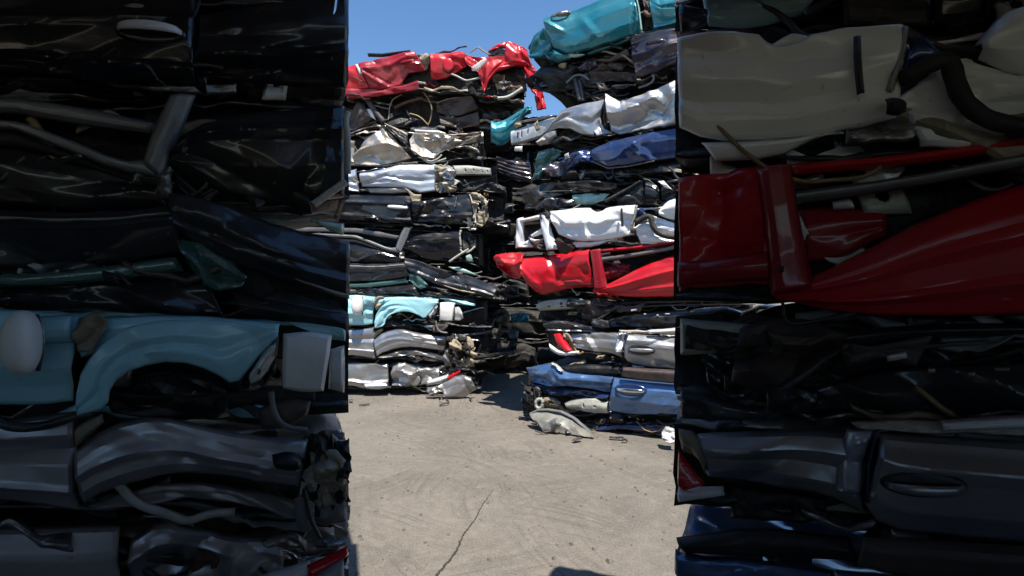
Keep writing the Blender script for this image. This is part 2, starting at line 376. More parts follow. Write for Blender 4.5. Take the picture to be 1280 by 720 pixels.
CARS['L5'] = dict(paint='black_paint', env=(z3((0,356),(290,360),(560,350),(690,370)), z3((0,478),(290,490),(590,500),(760,490))), jit=.03, parts=[
    S('door', 'black_paint', z3((0,352),(150,350),(292,358)), z3((0,470),(100,478),(180,486),(292,490)), bulge=.06, crum=.015, cs=.35, d=.03, crease=((.72,.9,.035,.03),(.35,.32,.01,.03))),
    H(z3((178,411))[0], z3((272,418))[0], 'white_plastic', 8, 'door', bowl='black_paint'),
    S('door_fold', 'black_paint', z3((60,462),(140,432),(165,470),(220,458)), z3((70,474),(150,488),(215,485),(245,490)), bulge=.03, crum=.04, cs=.09, d=.06),
    S('quarter_panel', 'black_paint', z3((292,386),(400,372),(500,356),(562,346)), z3((296,480),(400,490),(500,496),(592,500)), bulge=.06, crum=.03, cs=.25, d=.03, crease=((.75,.7,.03,.04),)),
    S('door_edge', 'chrome', z3((498,362),(506,358)), z3((490,412),(500,414)), bulge=.008, crum=.006, d=.09),
    *folds(z3, 565, 350, 660, 500, 8, ['primer_tan','foam','pale_primer','bare_steel','grey_plastic'], 5, .02, 'torn_fold'),
    S('torn_rim', 'primer_tan', z3((566,345),(592,338),(645,368)), z3((588,500),(620,516),(655,470)), bulge=.02, crum=.06, cs=.06, d=.02, jag=.03, smooth=False, holes=((.45,.5,.22,.32),)),
    S('torn_lip', 'white_plastic', z3((560,350),(575,400),(588,490)), z3((568,350),(584,400),(598,492)), bulge=.006, crum=.02, d=.06, jag=.004),
    S('boot_lid', 'charcoal_paint', z3((640,360),(700,385),(773,390)), z3((640,460),(700,450),(773,440)), bulge=.03, crum=.05, d=-.25),
    S('torn_strip', 'bare_steel', z3((515,508),(560,506),(600,512)), z3((520,516),(560,514),(600,518)), bulge=.004, crum=.01, d=.05, jag=.004),
    S('sill_edge', 'charcoal_paint', z3((0,480),(100,486),(290,496)), z3((0,490),(100,497),(290,504)), bulge=.012, crum=.012, d=-.02, jag=.005),
])
CARS['L6'] = dict(paint='black_paint', env=(z3((0,510),(250,505),(520,520),(620,530)), z3((0,675),(250,680),(520,675),(600,690))), jit=.0, parts=[
    S('roof_rail', 'trim_grey', z3((0,507),(100,520),(232,548)), z3((0,530),(100,549),(224,566)), bulge=.012, crum=.004, d=.04, lip=.012),
    S('window_pillar', 'trim_grey', z3((252,506),(226,560),(212,606)), z3((292,506),(268,570),(240,632)), bulge=.015, crum=.004, d=.06, lip=.012),
    S('window_frame', 'trim_grey', z3((0,536),(100,572),(180,606),(214,602)), z3((0,552),(90,586),(176,622),(240,632)), bulge=.012, crum=.004, d=.055),
    S('window_rubber', 'rubber', z3((0,554),(90,588),(176,624),(240,634)), z3((0,578),(100,604),(176,632),(240,645)), bulge=.012, crum=.004, d=.04),
    S('door', 'black_paint', z3((0,578),(120,610),(244,642)), z3((0,672),(120,682),(250,680)), bulge=.05, crum=.02, cs=.3, d=.02),
    S('quarter_panel', 'black_paint', z3((258,596),(290,552),(350,536),(430,526),(522,522)), z3((256,618),(300,640),(350,660),(430,672),(522,660)), bulge=.10, crum=.02, cs=.3, d=.02, crease=((.2,.3,.02,.04),)),
    T('lamp_rim', 'pale_primer', z3((524,522),(516,545),(524,590),(520,625),(560,628),(590,600)), .012, d=.1),
    S('lamp_bowl', 'black_plastic', z3((525,530),(560,525),(595,560)), z3((528,625),(560,628),(595,600)), bulge=-.03, crum=.03, d=.04),
    T('prop_rod', 'pale_primer', z3((468,672),(510,642),(560,612)), .014, d=.14),
    S('torn_bit', 'bare_steel', z3((232,625),(256,622)), z3((234,668),(258,662)), bulge=.01, crum=.03, cs=.05, d=.06, jag=.01),
    S('lamp_housing', 'pale_glass', z3((545,640),(570,632),(580,660)), z3((548,668),(566,672),(582,672)), bulge=.02, crum=.03, d=.02),
])
CARS['L7'] = dict(paint='charcoal_paint', env=(z5((0,40),(250,20),(420,70),(640,130)), z5((0,175),(250,178),(420,180),(700,210))), jit=.03, parts=[
    S('door', 'charcoal_paint', z5((0,32),(120,38),(248,28)), z5((0,118),(150,112),(262,92)), bulge=.06, crum=.03, cs=.3, d=.03, crease=((.35,.3,.02,.03),)),
    S('door_lip', 'pale_primer', z5((0,42),(120,48),(240,36)), z5((0,45),(120,51),(240,39)), bulge=.004, crum=.008, d=.085, jag=.004),
    S('window_strip', 'green_glass', z5((0,124),(100,118),(250,98)), z5((0,146),(120,140),(262,122)), bulge=.01, crum=.008, d=.02),
    S('lower_door', 'black_paint', z5((0,146),(150,140),(290,124)), z5((0,176),(160,178),(320,184)), bulge=.03, crum=.03, d=.0),
    S('roof_rail', 'charcoal_paint', z5((240,8),(300,18),(400,58),(500,78),(600,112),(662,150)), z5((244,62),(330,108),(420,142),(520,166),(640,192)), bulge=.06, crum=.03, cs=.3, d=.05, crease=((.8,.7,.02,.03),)),
    S('broken_window', 'green_glass', z5((248,68),(300,84),(352,128)), z5((262,108),(300,152),(345,142)), bulge=.02, crum=.03, cs=.08, d=.03, jag=.01),
    S('scraped_edge', 'primer_tan', z5((420,130),(480,150),(560,164)), z5((424,135),(480,156),(560,170)), bulge=.004, crum=.012, d=.12, jag=.006),
    S('glass_shard', 'pale_glass', z5((440,48),(500,50),(560,80)), z5((470,64),(520,80),(585,92)), bulge=.01, crum=.03, d=.03, jag=.01),
    S('cross_member', 'dark_steel', z5((640,120),(700,125),(756,140)), z5((650,190),(700,190),(760,185)), bulge=.03, crum=.04, cs=.1, d=-.2),
    S('sill', 'black_plastic', z5((330,150),(450,175),(560,190)), z5((340,184),(450,200),(570,225)), bulge=.03, crum=.03, d=.0),
])
CARS['L8'] = dict(paint='sky_blue_paint', env=(z5((0,166),(110,168),(400,178),(560,195)), z5((0,312),(150,318),(400,320),(640,330))), jit=.05, parts=[
    S('door', 'sky_blue_paint', z5((0,174),(60,178),(112,184)), z5((0,312),(60,312),(102,306)), bulge=.05, crum=.012, cs=.3, d=.03, crease=((.55,.6,.02,.06),)),
    E('wing_mirror', 'white_plastic', z5((32,222))[0], 26/3.6, 46/3.6, d=.16),
    T('mirror_seam', 'black_plastic', z5((52,182),(58,205),(59,235),(54,262)), .006, d=.14),
    S('mirror_bracket', 'sky_blue_paint', z5((45,185),(105,182)), z5((60,225),(104,222)), bulge=.03, crum=.03, d=.08),
    S('wing', 'sky_blue_paint', z5((107,300),(115,258),(150,214),(200,192),(300,188),(396,205)), z5((108,326),(152,315),(156,282),(192,258),(250,248),(300,262),(335,286),(360,250),(394,214)), bulge=.010, lip=.006, crum=.016, cs=.3, d=.07),
    S('bonnet', 'sky_blue_paint', z5((112,188),(250,181),(398,194)), z5((112,245),(200,218),(392,218)), bulge=.02, crum=.012, d=.035),
    S('hinge_tear', 'primer_tan', z5((100,205),(120,180),(150,182)), z5((108,236),(130,232),(150,205)), bulge=.01, crum=.04, cs=.06, d=.09, jag=.01),
    S('wheel_liner', 'black_plastic', z5((160,290),(200,262),(260,256),(322,290)), z5((160,322),(240,336),(332,332)), bulge=.06, crum=.06, cs=.13, d=-.05),
    S('headlamp', 'dark_steel', z5((340,275),(375,220),(396,212)), z5((338,292),(370,292),(392,262)), bulge=.03, crum=.05, cs=.05, d=.06, jag=.01),
    S('lamp_lens', 'clear_lens', z5((352,268),(378,228),(392,222)), z5((356,282),(376,272),(390,246)), bulge=.03, crum=.02, cs=.05, d=.09),
    S('washer_bottle', 'white_plastic', z5((402,210),(440,206),(472,212)), z5((400,288),(430,294),(460,292)), bulge=.012, crum=.01, d=.10, lip=.02),
    S('fog_lamp', 'clear_lens', z5((468,232),(490,226),(505,255)), z5((466,288),(490,294),(508,280)), bulge=.04, crum=.01, d=.06),
    S('bonnet_edge', 'sky_blue_paint', z5((398,190),(470,194),(562,214)), z5((470,218),(510,222),(562,226)), bulge=.02, crum=.015, d=-.02),
    T('cable', 'grey_plastic', z5((385,292),(388,320),(402,342),(436,346)), .01, d=.12),
    S('bumper_bracket', 'brown_trim', z5((365,318),(400,300),(442,304)), z5((372,345),(405,346),(436,326)), bulge=.01, crum=.02, d=.08, jag=.008),
    S('engine_mount', 'dark_steel', z5((650,240),(700,235),(720,270)), z5((655,300),(690,306),(712,300)), bulge=.03, crum=.03, cs=.1, d=-.25),
    S('roof_scrap', 'teal_paint', z5((720,262),(760,258),(800,262)), z5((725,300),(770,302),(806,295)), bulge=.03, crum=.03, d=-.4),
])
CARS['L9'] = dict(paint='silver_paint', env=(z5((0,332),(150,345),(420,362),(580,370)), z5((0,465),(250,470),(480,490),(740,450))), jit=.02, parts=[
    S('door', 'silver_paint', z5((0,332),(60,326),(106,320)), z5((0,446),(60,454),(112,462)), bulge=.05, crum=.012, cs=.3, d=.04, crease=((.38,.36,-.03,.05),(.75,.78,.012,.02))),
    S('wing', 'silver_paint', z5((104,378),(150,342),(220,326),(300,346),(400,360),(438,360)), z5((118,452),(150,432),(250,406),(330,414),(424,428)), bulge=.045, crum=.014, cs=.35, d=.06, crease=((.45,.6,.012,.03),)),
    S('hinge_post', 'primer_tan', z5((100,345),(125,330),(145,322)), z5((108,372),(130,352),(148,335)), bulge=.01, crum=.02, cs=.06, d=.04, jag=.008),
    S('arch_lip', 'dull_silver_paint', z5((120,455),(250,416),(400,440),(472,470)), z5((170,458),(300,442),(420,472),(495,492)), bulge=.02, crum=.03, cs=.15, d=.03, jag=.008),
    S('lamp_socket', 'black_plastic', z5((386,382),(412,376),(428,386)), z5((392,402),(416,406),(430,400)), bulge=.02, crum=.02, d=.13),
    *folds(z5, 425, 360, 540, 480, 11, ['primer_tan','foam','pale_primer','bare_steel','grey_plastic'], 3, .05),
    S('crumple_zone', 'grime', z5((428,362),(460,350),(512,362),(540,400)), z5((420,440),(460,480),(520,485),(545,450)), bulge=.02, crum=.055, cs=.06, d=.04, jag=.03, smooth=False, fine=.6),
    S('crumple_fold', 'primer_tan', z5((440,380),(475,372),(500,400)), z5((446,420),(480,430),(505,425)), bulge=.02, crum=.04, cs=.05, d=.10, jag=.02, smooth=False),
    S('tow_bracket', 'primer_tan', z5((500,405),(540,425),(572,440)), z5((510,425),(535,450),(572,455)), bulge=.01, crum=.01, d=.08),
    S('chassis_rail', 'grey_plastic', z5((470,352),(560,345),(640,330)), z5((475,362),(560,357),(640,342)), bulge=.01, crum=.01, d=-.05),
    S('radiator_frame', 'dark_steel', z5((575,340),(660,320),(758,335)), z5((580,450),(680,445),(745,440)), bulge=.02, crum=.05, cs=.12, d=-.18, holes=((.3,.5,.1,.3),(.68,.45,.12,.28))),
    S('bumper_beam', 'dark_steel', z5((540,455),(640,438),(740,420)), z5((545,470),(640,455),(745,438)), bulge=.02, crum=.02, d=-.08),
    S('pulley', 'bare_steel', z5((690,372),(702,366)), z5((692,388),(704,388)), bulge=.01, crum=.0, d=-.1),
    T('cable', 'dark_steel', z5((432,430),(440,470),(455,500)), .008, d=.12),
    T('coolant_hose', 'black_plastic', z5((560,350),(590,380),(580,430),(560,450)), .02, d=-.1),
])
CARS['L10'] = dict(paint='dull_silver_paint', env=(z5((0,480),(180,482),(400,510),(560,540)), z5((0,600),(180,600),(400,605),(590,600))), jit=.0, parts=[
    S('door', 'silver_paint', z5((0,486),(80,484),(170,482)), z5((0,582),(70,602),(176,592)), bulge=.06, crum=.012, cs=.3, d=.03, crease=((.7,.75,.03,.03),)),
    S('door_fold', 'pale_silver_paint', z5((60,572),(130,565),(165,575)), z5((72,598),(130,604),(172,592)), bulge=.02, crum=.02, cs=.1, d=.08),
    S('quarter_panel', 'silver_paint', z5((185,502),(230,474),(290,500),(370,502),(404,512)), z5((185,582),(260,592),(340,582),(402,560)), bulge=.06, crum=.07, cs=.17, d=.04),
    D(z5((290,558))[0], 7.2, 7.2, 'dull_silver_paint', 'quarter_panel'),
    S('tail_lamp', 'clear_lens', z5((342,562),(400,545),(440,532)), z5((346,584),(400,578),(444,558)), bulge=.03, crum=.01, d=.13),
    S('tail_lamp_tip', 'red_lens', z5((436,540),(470,524),(494,512)), z5((438,560),(470,545),(496,524)), bulge=.03, crum=.008, d=.15),
    S('bumper', 'dull_silver_paint', z5((340,602),(420,572),(490,530),(545,545)), z5((365,632),(425,604),(430,662),(490,652),(568,600)), bulge=.06, crum=.03, cs=.25, d=.2),
    S('bumper_tear', 'bare_steel', z5((342,590),(380,588),(420,580)), z5((350,618),(385,630),(424,606)), bulge=.01, crum=.04, cs=.07, d=.18, jag=.012),
    S('boot_floor', 'bare_steel', z5((370,500),(420,488),(440,512)), z5((380,516),(420,512),(440,524)), bulge=.01, crum=.05, cs=.06, d=.04, jag=.012),
    *folds(z5, 370, 490, 545, 540, 8, ['bare_steel','chrome','dull_silver_paint','pale_primer','black_plastic'], 8, .0, 'boot_fold'),
    S('foil_shield', 'chrome', z5((505,488),(540,486),(562,520)), z5((515,505),(545,518),(565,540)), bulge=.02, crum=.04, cs=.07, d=.0, jag=.01),
    S('boot_panel', 'grime', z5((560,480),(640,470),(700,455)), z5((575,560),(640,520),(700,490)), bulge=.03, crum=.05, d=-.25),
])
CARS['R1'] = dict(paint='teal_paint', env=(z2((110,190),(330,70),(620,-30),(880,-60)), z2((120,300),(300,290),(560,220),(880,130))), jit=.05, parts=[
    S('door', 'teal_paint', z2((172,98),(230,74),(330,44),(440,-2),(622,-45)), z2((192,190),(216,240),(282,273),(400,250),(540,200),(656,154)), bulge=.09, crum=.03, cs=.45, d=.05, crease=((.55,.45,.025,.12),)),
    H(z2((205,92))[0], z2((296,66))[0], 'bare_steel', 6, 'door', bowl='black_plastic'),
    S('wing', 'teal_paint', z2((86,235),(120,175),(168,136),(185,150)), z2((100,292),(150,290),(190,270),(218,240)), bulge=.06, crum=.05, cs=.2, d=.0),
    S('lower_wing', 'teal_paint', z2((172,262),(215,240),(292,274)), z2((186,300),(240,317),(305,292)), bulge=.03, crum=.05, cs=.12, d=.02),
    S('lamp_shard', 'pale_glass', z2((290,270),(330,266),(372,268)), z2((292,288),(325,285),(360,276)), bulge=.01, crum=.02, d=.04),
    S('door_edge', 'pale_glass', z2((618,-40),(635,40),(648,152)), z2((628,-40),(646,40),(660,150)), bulge=.01, crum=.006, d=.1),
    S('door_jamb', 'grime', z2((648,-30),(670,60),(668,150)), z2((700,-30),(705,60),(708,140)), bulge=-.02, crum=.04, cs=.08, d=.0),
    S('rear_door', 'teal_paint', z2((684,-40),(740,0),(816,-25),(890,-60)), z2((712,142),(760,132),(816,118),(890,98)), bulge=.07, crum=.03, cs=.3, d=.04),
    S('sill', 'teal_paint', z2((380,262),(520,216),(660,165),(816,128)), z2((390,276),(520,232),(660,180),(816,142)), bulge=.02, crum=.02, d=-.02),
    T('bracket', 'rust', z2((668,60),(690,80),(705,70)), .02, d=.03),
])
CARS['R2'] = dict(paint='plum_paint', env=(z2((120,345),(300,310),(580,240),(880,150)), z2((250,450),(340,490),(620,420),(880,330))), jit=-.02, clutter=1.3, parts=[
    S('door', 'plum_paint', z2((590,182),(660,172),(816,150),(890,138)), z2((626,392),(720,362),(816,326),(890,300)), bulge=.06, crum=.035, cs=.3, d=.08, crease=((.5,.55,.03,.06),)),
    H(z2((682,222))[0], z2((772,208))[0], 'plum_paint', 9, 'door', bowl='black_plastic'),
    S('bonnet', 'black_plastic', z2((112,372),(160,322),(300,308),(345,338)), z2((130,392),(260,412),(345,362)), bulge=.04, crum=.04, d=.0),
    S('hood_scoop', 'plum_paint', z2((340,345),(385,290),(430,300)), z2((350,362),(400,350),(440,330)), bulge=.04, crum=.05, cs=.12, d=.0),
    S('wiper_cowl', 'brown_trim', z2((430,298),(500,290),(575,240),(590,250)), z2((432,306),(500,312),(585,282),(600,290)), bulge=.02, crum=.02, d=.03, jag=.006),
    *folds(z2, 130, 320, 580, 450, 9, ['black_plastic','plum_paint','dark_steel','grime','brown_trim'], 13, -.03, 'bonnet_fold'),
    S('rag', 'primer_tan', z2((242,328),(262,316),(285,315)), z2((248,340),(266,344),(280,334)), bulge=.02, crum=.03, cs=.05, d=.05),
    T('strut', 'dark_steel', z2((318,378),(335,440),(348,505)), .022, d=.03),
    T('strut', 'dark_steel', z2((345,400),(355,450),(362,505)), .018, d=.03),
    T('bonnet_stay', 'grey_plastic', z2((280,415),(325,372),(372,378),(392,400)), .01, d=.06),
    T('cable', 'grey_plastic', z2((710,372),(720,392),(700,420),(640,440)), .01, d=.05),
])
CARS['R3'] = dict(paint='silver_paint', env=(z2((180,620),(340,530),(600,500),(880,390)), z2((150,690),(400,700),(640,655),(880,620))), jit=.04, parts=[
    S('wing', 'silver_paint', z2((170,668),(205,605),(262,545),(345,520),(478,494)), z2((172,672),(232,640),(292,640),(352,672),(420,686),(445,600)), bulge=.06, crum=.02, cs=.3, d=.04),
    S('door', 'silver_paint', z2((470,462),(545,505),(600,492),(700,452),(816,408),(890,380)), z2((500,655),(545,672),(640,652),(816,626),(890,614)), bulge=.07, crum=.06, cs=.35, d=.07),
    S('door_gap', 'black_plastic', z2((446,545),(430,600),(425,640)), z2((476,485),(486,590),(490,640)), bulge=-.02, crum=.02, d=.0),  # black sheet painted as the shade inside the open hole
    S('door_flap', 'silver_paint', z2((438,595),(414,655),(430,684)), z2((448,585),(470,640),(514,664)), bulge=.03, crum=.03, d=.06),
    S('wheel_liner', 'black_plastic', z2((232,660),(290,640),(360,680)), z2((240,715),(300,715),(370,705)), bulge=-.05, crum=.03, d=-.06),
    S('lamp_pod', 'dull_silver_paint', z2((130,715),(180,655),(232,648)), z2((150,730),(190,715),(232,680)), bulge=.04, crum=.03, d=.02),
    S('bumper_beam', 'zinc', z2((0,655),(110,615),(235,578)), z2((0,722),(60,712),(152,682),(200,640)), bulge=.015, crum=.008, d=.0, lip=.03, holes=((.18,.5,.012,.2),(.27,.5,.012,.2),(.42,.45,.012,.2),(.62,.5,.03,.15))),
    S('beam_lip', 'bare_steel', z2((20,610),(110,590),(240,572)), z2((25,618),(110,602),(240,582)), bulge=.01, crum=.01, d=.03),
    S('bracket', 'primer_tan', z2((20,620),(48,608)), z2((24,640),(58,628)), bulge=.02, crum=.03, cs=.05, d=.06, jag=.01),
    S('bracket', 'primer_tan', z2((120,618),(138,604)), z2((128,655),(144,640)), bulge=.02, crum=.03, cs=.05, d=.06, jag=.01),
    S('lamp_label', 'white_plastic', z4((20,125),(55,122)), z4((16,145),(54,148)), bulge=.01, crum=.01, d=.05),
])
CARS['R4'] = dict(paint='navy_paint', env=(z4((230,160),(470,105),(700,55),(860,25)), z4((180,270),(330,285),(560,270),(860,240))), jit=.03, parts=[
    S('door', 'navy_paint', z4((380,142),(470,100),(600,72),(773,36),(865,15)), z4((400,200),(462,226),(560,216),(680,192),(773,178),(865,164)), bulge=.07, crum=.02, cs=.4, d=.05),
    S('door_trim', 'grey_plastic', z4((380,145),(398,195),(460,224),(560,215),(680,190)), z4((376,150),(394,202),(460,231),(560,221),(680,195)), bulge=.006, crum=.004, d=.07),
    S('wing', 'navy_paint', z4((228,200),(290,152),(380,130)), z4((262,242),(332,202),(402,206)), bulge=.05, crum=.05, cs=.15, d=.02),
    S('broken_windscreen', 'green_glass', z4((128,152),(200,128),(262,148)), z4((98,292),(142,282),(196,200)), bulge=.03, crum=.05, cs=.1, d=-.05, jag=.01),
    S('bonnet_fold', 'plum_paint', z4((165,230),(220,190),(262,200)), z4((180,275),(230,275),(282,240)), bulge=.04, crum=.06, cs=.1, d=.0),
    S('lamp_shard', 'clear_lens', z4((255,160),(275,152)), z4((258,185),(280,178)), bulge=.02, crum=.02, d=.08),
    S('lower_door', 'black_paint', z4((290,240),(420,232),(600,222),(773,195),(860,180)), z4((300,285),(440,280),(600,272),(773,250),(860,240)), bulge=.03, crum=.04, d=-.05),
    S('inner_wing', 'grime', z4((240,255),(290,225),(320,235)), z4((245,285),(290,288),(330,280)), bulge=.03, crum=.05, cs=.1, d=-.02),
])
CARS['R5'] = dict(paint='black_paint', env=(z4((75,330),(300,290),(600,285),(860,270)), z4((65,425),(300,420),(600,410),(860,400))), jit=.0, clutter=1.4, parts=[
    S('bonnet', 'black_paint', z4((62,345),(160,294),(300,290),(420,278),(510,300)), z4((64,412),(140,402),(250,352),(380,340),(510,330)), bulge=.05, crum=.04, cs=.25, d=.03),
    S('bonnet_edge', 'bare_steel', z4((100,352),(170,335),(290,332)), z4((100,357),(170,341),(290,336)), bulge=.004, crum=.01, d=.09, jag=.004),
    S('wing_flap', 'charcoal_paint', z4((108,412),(180,368),(205,362),(300,376)), z4((122,426),(180,415),(225,422),(300,402)), bulge=.03, crum=.04, cs=.12, d=.05),
    S('windscreen_remnant', 'pale_glass', z4((290,352),(400,340),(470,345)), z4((300,402),(370,405),(440,385)), bulge=.02, crum=.02, d=.0),
    S('pillar', 'dark_steel', z4((440,380),(530,330),(612,284)), z4((448,392),(540,345),(622,292)), bulge=.015, crum=.01, d=.06),
    S('door', 'black_plastic', z4((500,345),(570,312),(632,276)), z4((505,402),(600,404),(640,402)), bulge=.04, crum=.03, d=.02),
    S('rear_door', 'black_paint', z4((636,280),(690,300),(706,330)), z4((640,402),(690,400),(708,385)), bulge=.05, crum=.02, d=.03),
    S('rear_door_edge', 'bare_steel', z4((630,276),(664,282),(700,330)), z4((630,281),(662,288),(696,336)), bulge=.006, crum=.01, d=.08),
    S('tail_panel', 'black_paint', z4((710,300),(773,305),(860,300)), z4((712,400),(773,380),(860,375)), bulge=.03, crum=.04, d=.0),
    S('plate_scrap', 'white_plastic', z4((698,292),(725,286)), z4((730,318),(765,330)), bulge=.01, crum=.02, d=.08, jag=.008),
    S('trim_end', 'grey_plastic', z4((740,286),(775,282),(860,270)), z4((742,296),(775,293),(860,282)), bulge=.01, crum=.01, d=.04),
])
CARS['R6'] = dict(paint='white_paint', env=(z4((30,460),(190,440),(600,410),(860,380)), z4((20,605),(300,612),(620,612),(860,600))), jit=.05, parts=[
    S('wing_edge', 'white_paint', z4((28,472),(24,540),(20,606)), z4((62,460),(62,540),(66,604)), bulge=.02, crum=.02, d=.02),
    S('bonnet_edge', 'white_paint', z4((28,470),(80,462),(140,446)), z4((34,486),(80,480),(142,470)), bulge=.02, crum=.015, d=.04),
    S('bumper', 'white_paint', z4((56,585),(100,550),(112,580)), z4((56,606),(110,602),(160,562)), bulge=.02, crum=.03, d=.03),
    S('bumper_top', 'white_paint', z4((90,545),(130,520),(152,508)), z4((105,556),(135,545),(156,540)), bulge=.02, crum=.02, d=.03),
    S('front_pillar', 'white_paint', z4((134,450),(150,540),(170,618)), z4((182,440),(192,520),(230,612)), bulge=.03, crum=.015, d=.07),
    S('pillar_gap', 'black_plastic', z4((134,440),(178,434)), z4((142,472),(184,466)), bulge=.01, crum=.03, cs=.06, d=.1, jag=.01),
    S('door', 'white_paint', z4((186,432),(370,410),(396,432),(430,434),(462,410),(592,400)), z4((228,542),(300,574),(400,574),(500,562),(584,540)), bulge=.09, crum=.02, cs=.4, d=.06, crease=((.68,.62,-.02,.06),)),
    S('handle_slot', 'black_plastic', z4((519,418),(519,460),(524,506)), z4((530,416),(532,460),(536,502)), bulge=.006, crum=.002, d=.135),
    S('lower_door', 'white_paint', z4((290,577),(400,575),(505,562)), z4((312,606),(400,602),(455,576)), bulge=.03, crum=.02, d=.03),
    S('side_mirror', 'black_plastic', z4((204,570),(225,552),(250,575)), z4((232,632),(268,636),(305,604)), bulge=.05, crum=.04, cs=.1, d=.12),
    S('door_latch', 'dark_steel', z4((566,512),(582,508),(596,515)), z4((568,534),(584,538),(598,530)), bulge=.03, crum=.01, d=.13),
    S('door_seal', 'pale_primer', z4((592,404),(584,450),(566,500)), z4((602,404),(596,450),(578,505)), bulge=.01, crum=.006, d=.1),
    S('door_glass', 'navy_paint', z4((602,430),(620,408),(650,450)), z4((590,478),(620,460),(655,465)), bulge=.02, crum=.02, d=.04),
    S('rear_jamb', 'white_paint', z4((585,510),(640,470),(662,440),(672,480)), z4((618,586),(690,588),(730,582),(860,570)), bulge=.03, crum=.02, d=.03),
    T('window_rubber', 'rubber', z4((590,485),(630,462),(662,452),(668,480),(680,515),(715,545),(773,556),(860,556)), .024, d=.09),
    S('rear_window', 'charcoal_paint', z4((682,490),(740,480),(860,470)), z4((690,530),(730,550),(860,552)), bulge=.01, crum=.02, d=.0),
    S('rear_wing', 'white_paint', z4((700,432),(740,384),(775,372),(860,356)), z4((706,452),(740,468),(775,476),(860,482)), bulge=.07, crum=.015, d=.06),
    S('window_slats', 'dull_silver_paint', z4((690,505),(773,498),(860,492)), z4((700,518),(773,512),(860,506)), bulge=.01, crum=.01, d=.03),
])
CARS['R7'] = dict(paint='red_paint', env=(z6((10,55),(200,50),(400,14),(700,-22)), z6((60,130),(200,180),(400,190),(700,195))), jit=.02, parts=[
    S('bumper', 'red_paint', z6((0,58),(12,48),(60,42),(102,44)), z6((4,92),(62,136),(86,132),(108,106)), bulge=.05, crum=.04, cs=.2, d=.05, crease=((.4,.5,.03,.05),)),
    S('wing', 'red_paint', z6((94,66),(200,52),(332,30)), z6((108,150),(158,192),(212,182),(262,165),(346,162)), bulge=.08, crum=.05, cs=.28, d=.05),
    S('lower_wing', 'maroon_paint', z6((210,140),(280,135),(345,125)), z6((212,172),(270,160),(346,158)), bulge=.03, crum=.02, d=.08),
    S('windscreen_pillar', 'maroon_paint', z6((328,36),(338,100),(344,174)), z6((366,30),(378,105),(392,166)), bulge=.025, crum=.008, d=.11),
    S('roof_edge', 'red_paint', z6((366,30),(500,18),(620,-1),(710,-14)), z6((370,44),(500,33),(620,15),(710,2)), bulge=.02, crum=.008, d=.05),
    S('roof_rail', 'trim_grey', z6((354,62),(480,46),(620,19),(710,4)), z6((360,76),(480,60),(620,34),(710,19)), bulge=.015, crum=.004, d=.08),
    S('rail_mount', 'bare_steel', z6((362,48),(400,40)), z6((366,60),(404,54)), bulge=.02, crum=.03, cs=.04, d=.04, jag=.01),
    S('lamp_unit', 'white_plastic', z6((410,72),(430,68)), z6((412,82),(436,80)), bulge=.03, crum=.01, d=.0),
    S('interior_panel', 'maroon_paint', z6((375,80),(420,76),(470,85)), z6((380,140),(420,135),(470,110)), bulge=.02, crum=.03, d=-.04),
    S('door', 'red_paint', z6((344,172),(420,140),(520,86),(620,50),(710,28)), z6((350,178),(430,196),(520,198),(620,196),(710,192)), bulge=.09, crum=.012, cs=.5, d=.05, crease=((.42,.35,.012,.035),(.78,.72,.015,.03))),
    S('pillar_bolt', 'dark_steel', z6((352,142),(358,142)), z6((352,149),(358,149)), bulge=.006, crum=0, d=.15),
])
CARS['R8'] = dict(paint='charcoal_paint', env=(z6((150,205),(330,192),(450,188),(700,186)), z6((160,285),(330,295),(450,305),(700,310))), jit=-.04, clutter=2.0, parts=[
    S('chassis_rail', 'pale_primer', z6((142,222),(170,208),(240,200),(322,206)), z6((150,246),(230,242),(332,236)), bulge=.012, crum=.012, d=.06, lip=.03, holes=((.25,.6,.02,.1),(.5,.45,.035,.08),(.5,.75,.02,.08),(.8,.5,.02,.08))),
    S('crossmember', 'brown_trim', z6((310,210),(360,195),(430,215)), z6((300,270),(350,285),(410,240)), bulge=.04, crum=.06, cs=.12, d=.06),
    S('floor_pan', 'charcoal_paint', z6((352,290),(430,262),(520,250),(710,240)), z6((360,302),(450,302),(620,306),(710,308)), bulge=.04, crum=.03, cs=.3, d=.04),
    S('sill_lip', 'trim_grey', z6((430,238),(520,226),(620,222),(710,220)), z6((432,244),(520,232),(620,228),(710,226)), bulge=.008, crum=.008, d=.05),
    S('sill', 'black_plastic', z6((400,215),(500,207),(620,204),(710,204)), z6((410,236),(500,222),(620,220),(710,218)), bulge=.03, crum=.02, d=.04),
    S('floor_clip', 'white_plastic', z6((470,240),(492,236)), z6((472,248),(494,244)), bulge=.006, crum=0, d=.1),
    S('floor_clip', 'pale_primer', z6((516,254),(524,254)), z6((516,260),(524,260)), bulge=.005, crum=0, d=.1),
    S('floor_clip', 'pale_primer', z6((560,258),(568,258)), z6((560,264),(568,264)), bulge=.005, crum=0, d=.1),
    S('floor_clip', 'pale_primer', z6((590,254),(606,254)), z6((590,258),(606,258)), bulge=.005, crum=0, d=.1),
    *folds(z6, 290, 200, 470, 290, 9, ['black_plastic','dark_steel','brown_trim','charcoal_paint'], 14, .05, 'floor_fold'),
    T('brake_pipe', 'dark_steel', z6((350,280),(380,262),(412,236),(430,228)), .014, d=.09),
])
